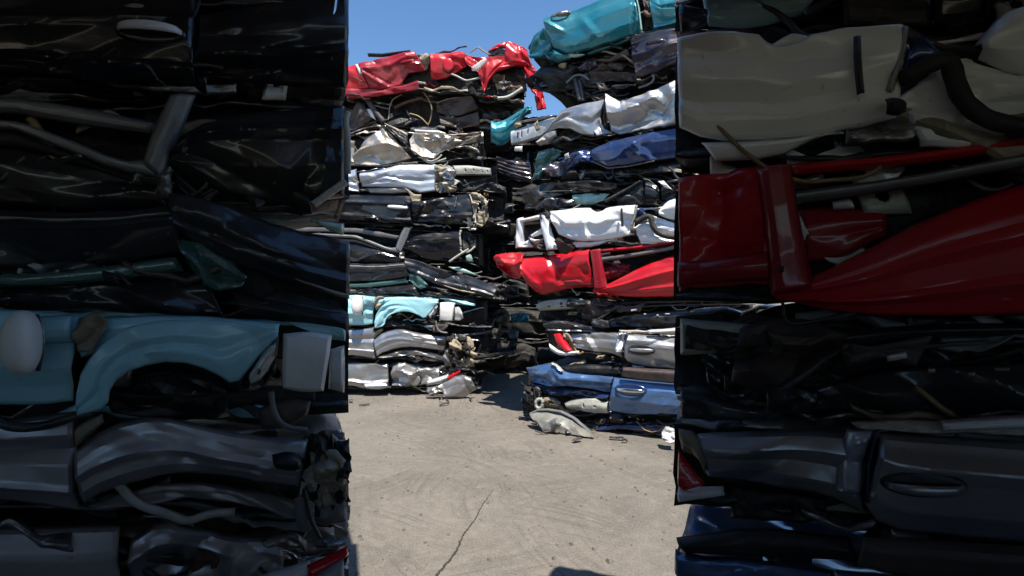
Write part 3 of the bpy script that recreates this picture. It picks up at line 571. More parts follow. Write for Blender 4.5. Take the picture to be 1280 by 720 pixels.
CARS['R9'] = dict(paint='silver_paint', env=(z6((180,300),(330,310),(450,318),(700,325)), z6((200,400),(330,410),(450,440),(700,465))), jit=.04, parts=[
    S('bonnet', 'charcoal_paint', z6((168,290),(222,274),(336,300)), z6((174,306),(250,311),(340,312)), bulge=.02, crum=.03, cs=.15, d=.06),
    S('bonnet_lip', 'bare_steel', z6((200,282),(230,280),(250,288)), z6((204,286),(230,285),(250,293)), bulge=.003, crum=.008, d=.09),
    S('tail_lamp', 'red_lens', z6((202,326),(212,360),(246,388)), z6((226,322),(248,352),(272,382)), bulge=.03, crum=.01, d=.07),
    S('bumper', 'white_plastic', z6((188,358),(228,386),(292,384)), z6((194,382),(230,404),(294,394)), bulge=.025, crum=.01, d=.07),
    S('lamp_hinge', 'primer_tan', z6((234,320),(262,322),(275,345)), z6((246,345),(262,352),(272,370)), bulge=.02, crum=.04, cs=.06, d=.05, jag=.01),
    S('quarter_panel', 'silver_paint', z6((264,326),(320,322),(372,320),(424,324)), z6((274,374),(330,386),(402,392),(446,412)), bulge=.07, crum=.025, cs=.3, d=.04),
    S('door_jamb', 'pale_silver_paint', z6((428,322),(418,350),(414,386)), z6((456,322),(448,350),(442,392)), bulge=.02, crum=.05, cs=.08, d=.08),
    S('jamb_seal', 'navy_paint', z6((456,324),(448,360),(446,400)), z6((464,324),(456,360),(452,404)), bulge=.005, crum=.006, d=.08),
    S('door', 'silver_paint', z6((462,326),(540,330),(620,336),(710,342)), z6((446,402),(464,428),(540,440),(620,448),(710,456)), bulge=.07, crum=.012, cs=.4, d=.06, crease=((.25,.28,.012,.04),)),
    H(z6((468,378))[0], z6((552,382))[0], 'silver_paint', 6, 'door', bowl='black_plastic'),
    S('torn_roof', 'foam', z6((430,312),(520,312),(620,305),(710,300)), z6((440,322),(530,326),(620,330),(710,330)), bulge=.02, crum=.03, cs=.08, d=.04, jag=.012),
    S('roof_edge', 'white_paint', z6((530,312),(620,306),(710,300)), z6((532,324),(620,322),(710,318)), bulge=.015, crum=.01, d=.08),
    S('sill', 'pale_silver_paint', z6((474,430),(515,436)), z6((480,444),(520,442)), bulge=.015, crum=.01, d=.05),
    S('wheel_liner', 'black_plastic', z6((300,385),(350,390),(400,395)), z6((300,420),(350,425),(410,420)), bulge=.03, crum=.05, cs=.1, d=-.05),
])
CARS['R10'] = dict(paint='blue_paint', env=(z6((120,450),(240,450),(410,480),(700,505)), z6((110,620),(240,640),(410,670),(700,680))), jit=.06, clutter=1.4, parts=[
    S('bumper_trim', 'brown_trim', z6((444,440),(530,445),(620,450),(710,456)), z6((438,472),(520,488),(620,496),(710,502)), bulge=.03, crum=.006, d=.13),
    S('door', 'blue_paint', z6((414,476),(520,488),(620,497),(710,502)), z6((394,592),(470,606),(620,606),(710,608)), bulge=.08, crum=.012, cs=.5, d=.07, crease=((.5,.85,.012,.06),)),
    H(z6((424,514))[0], z6((522,522))[0], 'chrome', 8, 'door', bowl='navy_paint'),
    S('quarter_panel', 'blue_paint', z6((108,442),(160,432),(204,424),(245,458),(330,462),(412,476)), z6((128,492),(190,512),(250,505),(320,515),(400,530)), bulge=.07, crum=.045, cs=.25, d=.05),
    S('parcel_shelf', 'black_plastic', z6((240,440),(330,428),(430,440)), z6((250,458),(330,462),(440,466)), bulge=.02, crum=.02, d=.05),
    S('window_trim', 'pale_primer', z6((198,424),(220,432),(240,452)), z6((194,432),(216,442),(236,460)), bulge=.01, crum=.02, cs=.05, d=.1, jag=.006),
    S('lower_quarter', 'navy_paint', z6((130,492),(200,512),(260,508),(400,530)), z6((150,520),(220,545),(290,540),(396,556)), bulge=.04, crum=.04, cs=.15, d=.0),
    *folds(z6, 105, 500, 175, 585, 8, ['black_plastic','dark_steel','navy_paint','bare_steel','grime'], 9, .03, 'bumper_fold'),
    S('rear_lamp', 'black_plastic', z6((108,498),(140,505),(170,520)), z6((112,560),(140,570),(170,575)), bulge=.04, crum=.06, cs=.1, d=.0),
    S('chassis_rail', 'pale_primer', z6((238,566),(270,550),(330,545),(396,560)), z6((250,582),(330,602),(396,602)), bulge=.02, crum=.012, d=.04, lip=.03, holes=((.45,.5,.02,.1),(.7,.5,.02,.1))),
    S('rear_member', 'primer_tan', z6((170,545),(200,540),(230,560)), z6((172,575),(200,582),(228,580)), bulge=.02, crum=.02, d=.02, holes=((.5,.5,.15,.2),)),
    T('tow_loop', 'pale_primer', z6((165,552),(152,550),(143,560),(143,575),(152,584),(163,580),(168,565),(165,552)), .016, d=.13),
    S('sill', 'navy_paint', z6((350,650),(420,635),(520,640),(710,650)), z6((360,668),(430,655),(520,665),(710,680)), bulge=.03, crum=.02, d=.02),
    S('floor_pan', 'black_paint', z6((395,610),(480,625),(620,625),(710,630)), z6((400,650),(480,660),(620,660),(710,668)), bulge=.03, crum=.04, d=-.03),
    S('axle_cover', 'black_plastic', z6((400,600),(430,592),(450,610)), z6((400,635),(430,645),(452,630)), bulge=.05, crum=.04, cs=.1, d=.03),
])

# ------------------------------------------------------------------ builders
def clip_poly(P, lo, hi):
    out = []
    P = list(P)
    for (a, b) in zip(P[:-1], P[1:]):
        (x0, y0), (x1, y1) = a, b
        if x0 == x1:
            if lo <= x0 <= hi: out += [a, b]
            continue
        t0, t1 = sorted(((lo - x0) / (x1 - x0), (hi - x0) / (x1 - x0)))
        t0, t1 = max(0, t0), min(1, t1)
        if t0 < t1: out += [(x0 + (x1 - x0) * t0, y0 + (y1 - y0) * t0), (x0 + (x1 - x0) * t1, y0 + (y1 - y0) * t1)]
    res = []
    for p in out:
        if not res or abs(p[0] - res[-1][0]) + abs(p[1] - res[-1][1]) > .05: res.append(p)
    return res if len(res) >= 2 else None
def extend(P, ext):
    P = list(P)
    if P[0][0] <= 439.5: P = [(P[0][0] - ext, P[0][1])] + P
    if P[-1][0] >= 841: P = P + [(P[-1][0] + ext, P[-1][1] + .3 * (P[-1][1] - P[-2][1]))]
    return P

def ellipsoid(c, rx, ry, rz, t, n):
    V, Fc = [], []
    nu, nv = 20, 12
    for i in range(nv + 1):
        th = math.pi * i / nv
        for k in range(nu):
            ph = 2 * math.pi * k / nu
            sq = lambda w: math.copysign(abs(w) ** .8, w)
            V.append(np.array(c) + t * rx * math.sin(th) * sq(math.cos(ph)) + n * rz * math.sin(th) * sq(math.sin(ph)) + np.array([0, 0, ry]) * sq(math.cos(th)))
    for i in range(nv):
        for k in range(nu):
            k2 = (k + 1) % nu
            Fc.append((i * nu + k, i * nu + k2, (i + 1) * nu + k2, (i + 1) * nu + k))
    return V, Fc

def disc(c, rx, ry, t, n, dome):
    V = [np.array(c) + n * dome]; Fc = []; k = 28
    rings = [(.5, dome * .9), (.85, dome * .6), (1., 0.), (1.03, -.012)]
    for r, h in rings:
        for i in range(k):
            a = 2 * math.pi * i / k
            V.append(np.array(c) + t * rx * r * math.cos(a) + np.array([0, 0, 1.]) * ry * r * math.sin(a) + n * h)
    for i in range(k): Fc.append((0, 1 + i, 1 + (i + 1) % k))
    for q in range(len(rings) - 1):
        for i in range(k):
            a, b = 1 + q * k + i, 1 + q * k + (i + 1) % k
            Fc.append((a, a + k, b + k, b))
    return V, Fc

def core(pl, car, A, B, mat, d0, depth, seed, K=1.):
    """the pressed floor and roof between the outer panels: one lumpy closed slab"""
    a = resample(np.array(A), 2 + int(60)); b = resample(np.array(B), 62)
    n3 = pl.normal(); V = []; ring = 20
    for i in range(62):
        u = i / 61
        pa = pl.at(a[i][0], a[i][1], d0); pb = pl.at(b[i][0], b[i][1], d0)
        tap = min(1, .75 + 3 * min(u, 1 - u))
        mid = (pa + pb) / 2; hh = max(.02, (pa[2] - pb[2]) / 2 * .9)
        for k in range(ring):
            if k < 6: q = k / 5; p = np.array([mid[0], mid[1], mid[2] + hh * (1 - 2 * q)]); w = 0.
            elif k < 10: w = (k - 5) / 5; p = np.array([mid[0], mid[1], mid[2] - hh])
            elif k < 16: w = 1.; q = (k - 10) / 5; p = np.array([mid[0], mid[1], mid[2] - hh * (1 - 2 * q)])
            else: w = 1 - (k - 15) / 5; p = np.array([mid[0], mid[1], mid[2] + hh])
            p = p - n3 * depth * tap * w
            V.append(p)
    V = np.array(V).reshape(62, ring, 3)
    L = np.linalg.norm(V[0, 0] - V[-1, 0])
    s = np.linspace(0, L, 62)[:, None] + np.zeros((1, ring)); t = np.arange(ring)[None, :] * .09 + np.zeros((62, 1))
    s = s / K
    o = .055 * K * facets(s / .16, t / .16, seed) + .03 * K * facets(s / .07, t / .07, seed + 9)
    V = V + n3 * o[..., None]
    V[..., 2] += .03 * K * facets(s / .14, t / .14, seed + 4)
    V[..., 2] = np.maximum(V[..., 2], .008)
    Fc = []
    for i in range(61):
        for k in range(ring):
            k2 = (k + 1) % ring
            Fc.append((i * ring + k, (i + 1) * ring + k, (i + 1) * ring + k2, i * ring + k2))
    Fc.append(tuple(range(ring))); Fc.append(tuple(61 * ring + k for k in range(ring))[::-1])
    link_mesh('underbody', V.reshape(-1, 3), Fc, mat, car, smooth=False)

CLUT = ['black_plastic', 'black_plastic', 'dark_steel', 'bare_steel', 'bare_steel', 'grime', 'brown_trim', 'primer_tan', 'rubber', 'grey_plastic']
def clutter(pl, car, A, B, paintmat, n, seed, dlo=-.11, dhi=.02):
    r = random.Random(seed)
    a = resample(np.array(A), 101); b = resample(np.array(B), 101)
    ppm = 100 * abs(a[-1][0] - a[0][0]) / 100. / max(.3, np.linalg.norm(pl.at(*a[0]) - pl.at(*a[-1])))   # reader pixels per metre
    def px(u, v):
        i = int(min(100, max(0, u * 100))); return a[i] * (1 - v) + b[i] * v
    for k in range(n):                                    # torn strips of sheet, trim and seal
        u = r.uniform(.02, .92); v = r.choice([r.uniform(-.02, .2), r.uniform(.75, 1.03), r.uniform(0, 1)])
        L = r.uniform(.12, .55) * ppm; h = r.uniform(.008, .045) * ppm; ang = r.gauss(0, .16)
        p = px(u, v); pts = []
        for j in range(6):
            f = j / 5; pts.append((p[0] + L * f, p[1] + L * f * math.sin(ang) + h * .8 * r.uniform(-1, 1) * (.4 if j in (0, 5) else 1)))
        end = max(a[-1][0], b[-1][0])
        if pts[-1][0] > end + 2: continue
        d = r.uniform(dlo, dhi)
        PA = np.array([pl.at(x, y, d) for x, y in pts]); PB = np.array([pl.at(x + r.uniform(-.2, .2) * h, y + h * r.uniform(.6, 1.2), d + r.uniform(-.03, .03)) for x, y in pts])
        ruled('torn_strip', PA, PB, pl.normal(), r.choice(CLUT + [paintmat] * 3), car, pl.res * 1.2, bulge=r.uniform(0, .02), crum=.02, cs=.1, lip=.004, seed=seed * 31 + k, jag=.008, thick=.005)
    for k in range(max(2, n // 4)):                       # loose wires and pipes
        u = r.uniform(.05, .9); p = px(u, r.uniform(.1, .9)); q = []
        L = r.uniform(.1, .4) * ppm; dy = r.uniform(-.05, .12) * ppm; dd = r.uniform(dlo * .6, dhi + .03)
        for j in range(7):
            f = j / 6; q.append((p[0] + L * f + r.uniform(-.02, .02) * ppm, p[1] + dy * f + .06 * ppm * math.sin(math.pi * f) + r.uniform(-.012, .012) * ppm))
        if q[-1][0] > max(a[-1][0], b[-1][0]): continue
        P = resample(smooth_poly([pl.at(x, y, dd) for x, y in q], 2), 22)
        V, Fc = tube_pts(P, r.choice([.004, .005, .007, .011]), 6)
        link_mesh('wire', V, Fc, r.choice(['rubber', 'black_plastic', 'copper_wire', 'dark_steel', 'pale_primer']), car)
    for k in range(max(1, n // 5)):                       # small pressed brackets
        u = r.uniform(.05, .95); p = px(u, r.uniform(.05, .95)); w = r.uniform(.04, .09) * ppm; h = r.uniform(.03, .07) * ppm; d = r.uniform(dlo, dhi + .02)
        sk = r.uniform(-.5, .5) * w
        PA = np.array([pl.at(p[0], p[1], d), pl.at(p[0] + w, p[1] + r.uniform(-.3, .3) * h, d)]); PB = np.array([pl.at(p[0] + sk, p[1] + h, d + .02), pl.at(p[0] + w + sk, p[1] + h, d - .02)])
        ruled('bracket', PA, PB, pl.normal(), r.choice(['bare_steel', 'primer_tan', 'dark_steel', 'pale_primer', 'rust']), car, pl.res * .7, bulge=.01, crum=.012, cs=.05, lip=.012, seed=seed * 7 + k, holes=((.5, .5, .16, .2),), thick=.005)

def build(key, pl, label, group, clip=None, ext=70, depth=1.25, seedoff=0, cat='crushed car', nclut=24):
    spec = CARS[key]; seed0 = sum(ord(c) * (i + 3) for i, c in enumerate(key)) + seedoff
    K = pl.k; pl.shift = spec['jit'] * K
    A, B = spec['env']
    if clip: A, B = clip_poly(A, *clip), clip_poly(B, *clip)
    A, B = extend(A, ext), extend(B, ext)
    mid = B[len(B) // 2]; base = pl.at(mid[0], mid[1], -depth / 2)
    car = thing('crushed_car', label, cat, tuple(base), group)
    n3 = pl.normal(); t3 = np.array([pl.t[0], pl.t[1], 0.])
    core(pl, car, A, B, 'grime', -.13 * K, depth, seed0, K)
    # pressed roof and floor sheets whose torn lips show between the layers
    for nm, E_, mt, dv, sd in (('roof', A, spec['paint'], +.02, 1), ('floor_pan', B, 'dark_steel', -.03, 2)):
        PA = np.array([pl.at(x, y, -.03) for x, y in resample(np.array(E_), 30)]); PA[:, 2] -= dv
        PA[:, 2] += .018 * K * facets(np.linspace(0, 9, 30), np.zeros(30) + sd, seed0 + sd)
        PB = PA - n3[None] * depth; PB[:, 2] += .03
        ruled(nm, PA, PB, np.array([0, 0, 1.]), mt, car, max(pl.res * 1.6, .016), bulge=.0, crum=.03 * K, cs=.2 * K, lip=.01 * K, seed=seed0 + sd, jag=.03 * K, thick=.01 * K)
    made = {}
    rj = random.Random(seed0)
    clip0 = clip
    for i, (kind, name, mat, P, Q, k) in enumerate(spec['parts']):
        k = dict(k); d = k.pop('d', 0.) * K
        if K != 1 and kind == 'S':
            for q_, df in (('bulge', .03), ('crum', .02), ('cs', .22), ('lip', .012), ('jag', 0.), ('thick', .006)): k[q_] = k.get(q_, df) * K
            k['crease'] = tuple((c_[0], c_[1], c_[2] * K, c_[3] * K) for c_ in k.get('crease', ()))
        if clip0:
            j = rj.uniform(-.4, 1.8); clip = (clip0[0] + (j if clip0[0] > 500 else 0), clip0[1] - (j if clip0[1] < 800 else 0))
        if kind == 'S':
            a, b = P, Q
            if clip: a, b = clip_poly(a, *clip), clip_poly(b, *clip)
            if not a or not b: continue
            a, b = extend(a, ext), extend(b, ext)
            sm = 0 if (len(a) < 3 and len(b) < 3) or key in ('L1', 'L3', 'L4', 'R1', 'R2', 'R3', 'R4') else 1
            a = smooth_poly(a, sm); b = smooth_poly(b, sm)
            PA = np.array([pl.at(x, y, d) for x, y in a]); PB = np.array([pl.at(x, y, d) for x, y in b])
            o, V = ruled(name, PA, PB, n3, mat, car, pl.res, seed=seed0 * 3 + i, **k)
            made[name] = (o, V)
        elif kind == 'T':
            a = clip_poly(P, *clip) if clip else P
            if not a or (clip and len(a) < 3): continue
            Pp = resample(smooth_poly([pl.at(x, y, d) for x, y in a], 2), 30)
            V, Fc = tube_pts(Pp, Q * K * (1 + .04 * np.sin(np.arange(30) * 1.7)), 8)
            link_mesh(name, V, Fc, mat, car)
        elif kind in 'HDE':
            c2 = ((P[0][0] + P[1][0]) / 2, (P[0][1] + P[1][1]) / 2) if kind == 'H' else P
            if clip and not clip[0] < c2[0] < clip[1]: continue
            if kind == 'E':
                c = pl.at(c2[0], c2[1], d); e = pl.at(c2[0] + Q[0], c2[1], d); f = pl.at(c2[0], c2[1] + Q[1], d)
                V, Fc = ellipsoid(c, np.linalg.norm(e - c), abs(f[2] - c[2]), .07 * K, t3, n3)
                link_mesh(name, V, Fc, mat, car); continue
            if k['on'] not in made: continue
            panel, V0 = made[k['on']]
            def on(pt):
                c0 = pl.at(pt[0], pt[1], .06); dd = V0 - c0
                lat = (dd @ t3) ** 2 + dd[:, 2] ** 2
                j = np.argmin(lat); off = float((V0[j] - pl.at(pt[0], pt[1], 0)) @ n3)
                return pl.at(pt[0], pt[1], off)
            if kind == 'D':
                c = on(c2); e = pl.at(c2[0] + Q[0], c2[1], .06); c6 = pl.at(c2[0], c2[1], .06); f = pl.at(c2[0], c2[1] + Q[1], .06)
                rx, ry = np.linalg.norm(e - c6), abs(f[2] - c6[2])
                V, Fc = disc(c + n3 * .004, rx * 1.12, ry * 1.12, t3, n3, .006)
                link_mesh('flap_gap', V, Fc, 'grime', panel)
                V, Fc = disc(c + n3 * .014, rx, ry, t3, n3, .010)
                link_mesh(name, V, Fc, mat, panel)
            else:
                p0, p1 = on(P[0]), on(P[1]); ax = p1 - p0; L = np.linalg.norm(ax); hh = L * .085
                bm = k.get('bowl')
                if bm:
                    c = (p0 + p1) / 2
                    V, Fc = disc(c + n3 * .006, L * .56, hh * 2.5, ax / L, n3, .004)
                    link_mesh('handle_recess', V, Fc, bm, panel)
                us = np.linspace(0, 1, 16)
                Pp = np.array([p0 + ax * u + n3 * (.012 + .030 * math.sin(math.pi * min(1, max(0, u * 1.0))) ** .45) for u in us])
                rr = hh * (.55 + .45 * np.sin(np.pi * us) ** .5)
                V, Fc = tube_pts(Pp, rr, 10, .55)
                link_mesh(name, V, Fc, mat, panel)
    clutter(pl, car, A, B, spec['paint'], int(nclut * spec.get('clutter', 1.)), seed0 + 100)
    pl.shift = 0.
    return car

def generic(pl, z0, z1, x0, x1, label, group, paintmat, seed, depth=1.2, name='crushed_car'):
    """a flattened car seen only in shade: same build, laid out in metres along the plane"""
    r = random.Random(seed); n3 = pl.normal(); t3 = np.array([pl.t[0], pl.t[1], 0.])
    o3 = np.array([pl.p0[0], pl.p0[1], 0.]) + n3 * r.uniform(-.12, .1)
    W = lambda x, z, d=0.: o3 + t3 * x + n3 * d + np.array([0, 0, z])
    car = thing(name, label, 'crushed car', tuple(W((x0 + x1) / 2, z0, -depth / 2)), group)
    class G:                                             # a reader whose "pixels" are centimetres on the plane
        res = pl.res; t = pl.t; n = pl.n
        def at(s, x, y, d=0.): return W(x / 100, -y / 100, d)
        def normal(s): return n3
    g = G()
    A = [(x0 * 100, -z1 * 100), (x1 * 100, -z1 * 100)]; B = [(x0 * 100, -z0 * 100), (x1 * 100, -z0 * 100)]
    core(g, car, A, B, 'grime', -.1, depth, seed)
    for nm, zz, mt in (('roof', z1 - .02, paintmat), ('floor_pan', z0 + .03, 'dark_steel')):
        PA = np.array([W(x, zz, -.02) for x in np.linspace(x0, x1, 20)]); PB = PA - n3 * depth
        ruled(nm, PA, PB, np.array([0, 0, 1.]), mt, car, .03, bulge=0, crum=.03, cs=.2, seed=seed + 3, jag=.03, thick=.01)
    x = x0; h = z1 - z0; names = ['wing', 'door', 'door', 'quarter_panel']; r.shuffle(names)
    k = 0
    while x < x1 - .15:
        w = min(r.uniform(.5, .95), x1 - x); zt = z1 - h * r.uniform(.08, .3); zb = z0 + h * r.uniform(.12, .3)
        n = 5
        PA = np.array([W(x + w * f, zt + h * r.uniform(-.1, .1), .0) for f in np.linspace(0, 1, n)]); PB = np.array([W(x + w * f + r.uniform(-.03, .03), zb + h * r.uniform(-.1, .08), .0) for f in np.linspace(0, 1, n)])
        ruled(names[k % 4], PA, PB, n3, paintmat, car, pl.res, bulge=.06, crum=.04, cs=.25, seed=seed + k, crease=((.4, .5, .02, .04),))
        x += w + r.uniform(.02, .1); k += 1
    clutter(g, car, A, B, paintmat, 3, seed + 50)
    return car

# ------------------------------------------------------------------ the far stacks
PL = Plane((-2.0, 6.05), 0, res=.013)
PR = Plane((.2, 4.9), 26, res=.012)
GL = 'crushed cars in the sunlit stack left of the gap'
GR = 'crushed cars in the sunlit stack right of the gap'
LEFT = [
    ('L1', 'red crushed car lying on top of the sunlit left stack against the sky'),
    ('L2', 'brown and black mangled car of loose pipes under the red car topping the left stack'),
    ('L3', 'crumpled champagne car with a folded bonnet in the upper sunlit left stack'),
    ('L4', 'pale silver car with one dented door and a beige chassis rail in the left stack'),
    ('L5', 'sunlit black crushed car with a white door handle below the pale silver car'),
    ('L6', 'sunlit black crushed car with a bent grey window frame in the left stack'),
    ('L7', 'charcoal flattened car with broken green glass above the sunlit light blue car'),
    ('L8', 'light blue crushed car with a white wing mirror in the sunlit left stack'),
    ('L9', 'silver crushed car with torn tan front end under the sunlit light blue car'),
    ('L10', 'silver crushed car with red tipped tail lamp at the foot of the left stack'),
]
for k, lab in LEFT: build(k, PL, lab, GL, ext=150)
RIGHT = [
    ('R1', 'teal crushed car tilted on top of the right stack against the sky'),
    ('R2', 'dark plum crushed car jammed beneath the teal car'),
    ('R3', 'silver crushed car with a peeled door and grey bumper beam below the dark plum car'),
    ('R4', 'navy blue crushed car with shattered green windscreen in the sunlit right stack'),
    ('R5', 'black crushed car between the navy car and the sunlit white car'),
    ('R6', 'white crushed car with black window rubber in the sunlit right stack'),
    ('R7', 'bright red crushed car jutting out leftwards beneath the sunlit white car'),
    ('R8', 'dark flattened underbody with a pale drilled chassis rail below the sunlit red car'),
    ('R9', 'sunlit silver crushed car with red tail lamp above the blue car with chrome handle'),
    ('R10', 'blue crushed car with a chrome door handle at the foot of the sunlit right stack'),
]
for k, lab in RIGHT: build(k, PR, lab, GR)

# ------------------------------------------------------------------ near stacks on both sides, repeating the far rows, shaded by the added shed
SCL = 1280 / 404.
near_map = lambda x, y: ((x - 438) * SCL, (max(y, 243.5) - 246.5) * SCL)
NL = Plane((-.486, 1.50), -24, near_map, res=.0055)
NR = Plane((.405, 1.25), 27, near_map, res=.005)
NL.k, NR.k = .72, .68
GNL = 'crushed cars in the shaded stack at the left edge'
GNR = 'crushed cars in the shaded stack at the right edge'
NEARL = [
    ('L5', 'large shaded black car with a pale door handle at the top left edge'),
    ('L6', 'large shaded black car with a bent grey window frame at the left edge'),
    ('L7', 'large shaded charcoal car with dull green glass above the shaded light blue car'),
    ('L8', 'large shaded light blue car with white mirror and wheel arch at the left edge'),
    ('L9', 'large shaded silver car with a long wheel arch under the shaded light blue car'),
    ('L10', 'large shaded silver car lowest in view at the bottom left corner'),
]
for k, lab in NEARL: build(k, NL, lab, GNL, clip=(300, 575.5), ext=150, depth=.75, seedoff=400, nclut=20)
NEARR = [
    ('R5', 'large shaded black car cut off by the top right edge above the shaded white car'),
    ('R6', 'large shaded white car with black window rubber at the right edge'),
    ('R7', 'large shaded red car with a long grey roof rail at the right edge'),
    ('R8', 'large shaded dark underbody with pale clips below the shaded red car'),
    ('R9', 'large shaded silver car with a door handle at the right edge'),
    ('R10', 'large shaded blue car with brown trim lowest at the bottom right corner'),
]
for k, lab in NEARR: build(k, NR, lab, GNR, clip=(704.5, 1000), ext=110, depth={'R5': .14, 'R6': .18}.get(k, .32), seedoff=500, nclut=20)

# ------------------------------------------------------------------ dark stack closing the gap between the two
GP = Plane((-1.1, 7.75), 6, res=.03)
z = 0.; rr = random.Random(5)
for i, c in enumerate(['grime', 'rubber', 'grime', 'grime', 'rubber', 'grime', 'black_paint', 'black_paint']):  # near-black materials paint the gap's shade onto the panels
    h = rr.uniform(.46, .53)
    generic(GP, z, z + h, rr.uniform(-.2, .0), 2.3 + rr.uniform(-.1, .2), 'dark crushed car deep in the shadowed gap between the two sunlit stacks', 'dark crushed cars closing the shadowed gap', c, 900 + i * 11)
    z += h
# the lowest flattened cars under the near stacks
def place(p0, ang):
    q = Plane(p0, ang, res=.02); return q
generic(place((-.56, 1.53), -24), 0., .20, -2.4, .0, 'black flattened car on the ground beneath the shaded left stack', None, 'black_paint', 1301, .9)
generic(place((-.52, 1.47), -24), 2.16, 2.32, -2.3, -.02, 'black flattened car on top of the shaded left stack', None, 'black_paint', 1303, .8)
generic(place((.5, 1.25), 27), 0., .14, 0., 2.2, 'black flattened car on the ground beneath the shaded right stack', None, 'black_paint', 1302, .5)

# ------------------------------------------------------------------ loose pieces
def loose(name, label, cat, pl, sheets):
    c0 = sheets[0][2][0]; base = pl.at(c0[0], c0[1], 0.)
    th = thing(name, label, cat, tuple(base))
    for i, (nm, mat, A, B, d, kw) in enumerate(sheets):
        PA = np.array([pl.at(x, y, d) for x, y in smooth_poly(A)]); PB = np.array([pl.at(x, y, kw.get('d2', d)) for x, y in smooth_poly(B)])
        kw = {k: v for k, v in kw.items() if k != 'd2'}
        ruled(nm, PA, PB, pl.normal(), mat, th, pl.res, seed=77 + i * 5 + len(label), **kw)
    return th
loose('wheel_arch_liner', 'grey green plastic wheel arch liner lying on the ground before the blue car', 'car part', PR, [
    ('liner_shell', 'liner_plastic', z6((120,598),(160,582),(250,596),(330,658),(345,672)), z6((148,640),(180,672),(215,690),(280,676),(345,684)), .22, dict(bulge=.05, crum=.03, cs=.2, jag=.01, d2=.34)),
    ('liner_rib', 'grey_plastic', z6((160,655),(190,625),(215,615)), z6((172,686),(205,660),(232,640)), .36, dict(bulge=.03, crum=.02, cs=.1)),
    ('liner_rim', 'grey_plastic', z6((118,600),(160,580),(255,594),(340,668)), z6((122,608),(162,590),(250,606),(330,672)), .25, dict(bulge=.01, crum=.01)),
])
loose('bumper_fragment', 'curved teal bumper fragment wedged at the right end of the brown mangled car', 'car part', PL, [
    ('bumper_skin', 'teal_paint', z1((700,602),(730,612),(790,590),(870,535),(905,532)), z1((702,712),(750,735),(800,700),(870,580),(905,565)), .12, dict(bulge=.09, crum=.015, cs=.3)),
    ('bumper_slot', 'black_plastic', z1((812,560),(850,540)), z1((815,568),(852,548)), .2, dict(bulge=.005, crum=.0)),
])
loose('bonnet', 'dark ribbed bonnet panel leaning in the gap below the grey bumper beam', 'car part', PL, [
    ('bonnet_skin', 'plum_paint', z3((690,170),(760,190),(850,200)), z3((700,250),(780,280),(860,300)), -.25, dict(bulge=.02, crum=.015, crease=tuple((q, q + .05, .02, .025) for q in (.15, .35, .55, .75)))),
])
loose('crumpled_wrapper', 'white crumpled plastic sheet lying on the ground at the right foot of the blue car', 'litter', PR, [
    ('plastic_sheet', 'wrapper', [(826, 541), (834, 532), (842, 536)], [(828, 550), (838, 556), (846, 552)], .3, dict(bulge=.008, crum=.03, cs=.05, jag=.012, d2=.38)),
])

rr = random.Random(23)
for i in range(12):
    left = i % 2 == 0
    x, y = (rr.uniform(-1.9, -.35), rr.uniform(5.35, 5.75)) if left else (lambda q: (.25 + q, 4.62 - .488 * q - rr.uniform(.0, .3)))(rr.uniform(0, 1.1))
    L, w, a = rr.uniform(.03, .13), rr.uniform(.015, .05), rr.uniform(0, 3.14); c, s_ = math.cos(a), math.sin(a)
    PA = np.array([(x + c * L * f, y + s_ * L * f, .012 + rr.uniform(0, .03)) for f in (-.5, 0, .5)]); PB = PA + np.array([-s_ * w, c * w, rr.uniform(-.006, .015)])
    o, _ = ruled('scrap_shard', PA, PB, np.array([0, 0, 1.]), rr.choice(['black_plastic', 'black_plastic', 'bare_steel', 'dark_steel', 'grey_plastic', 'rubber', 'brown_trim']), None, .012, bulge=.01, crum=.008, cs=.03, lip=.004, seed=i, jag=.006, thick=.003)
    o['label'] = 'small torn scrap shard lying on the concrete at the foot of a sunlit stack'; o['category'] = 'scrap'; o['group'] = 'scrap shards on the ground before the stacks'

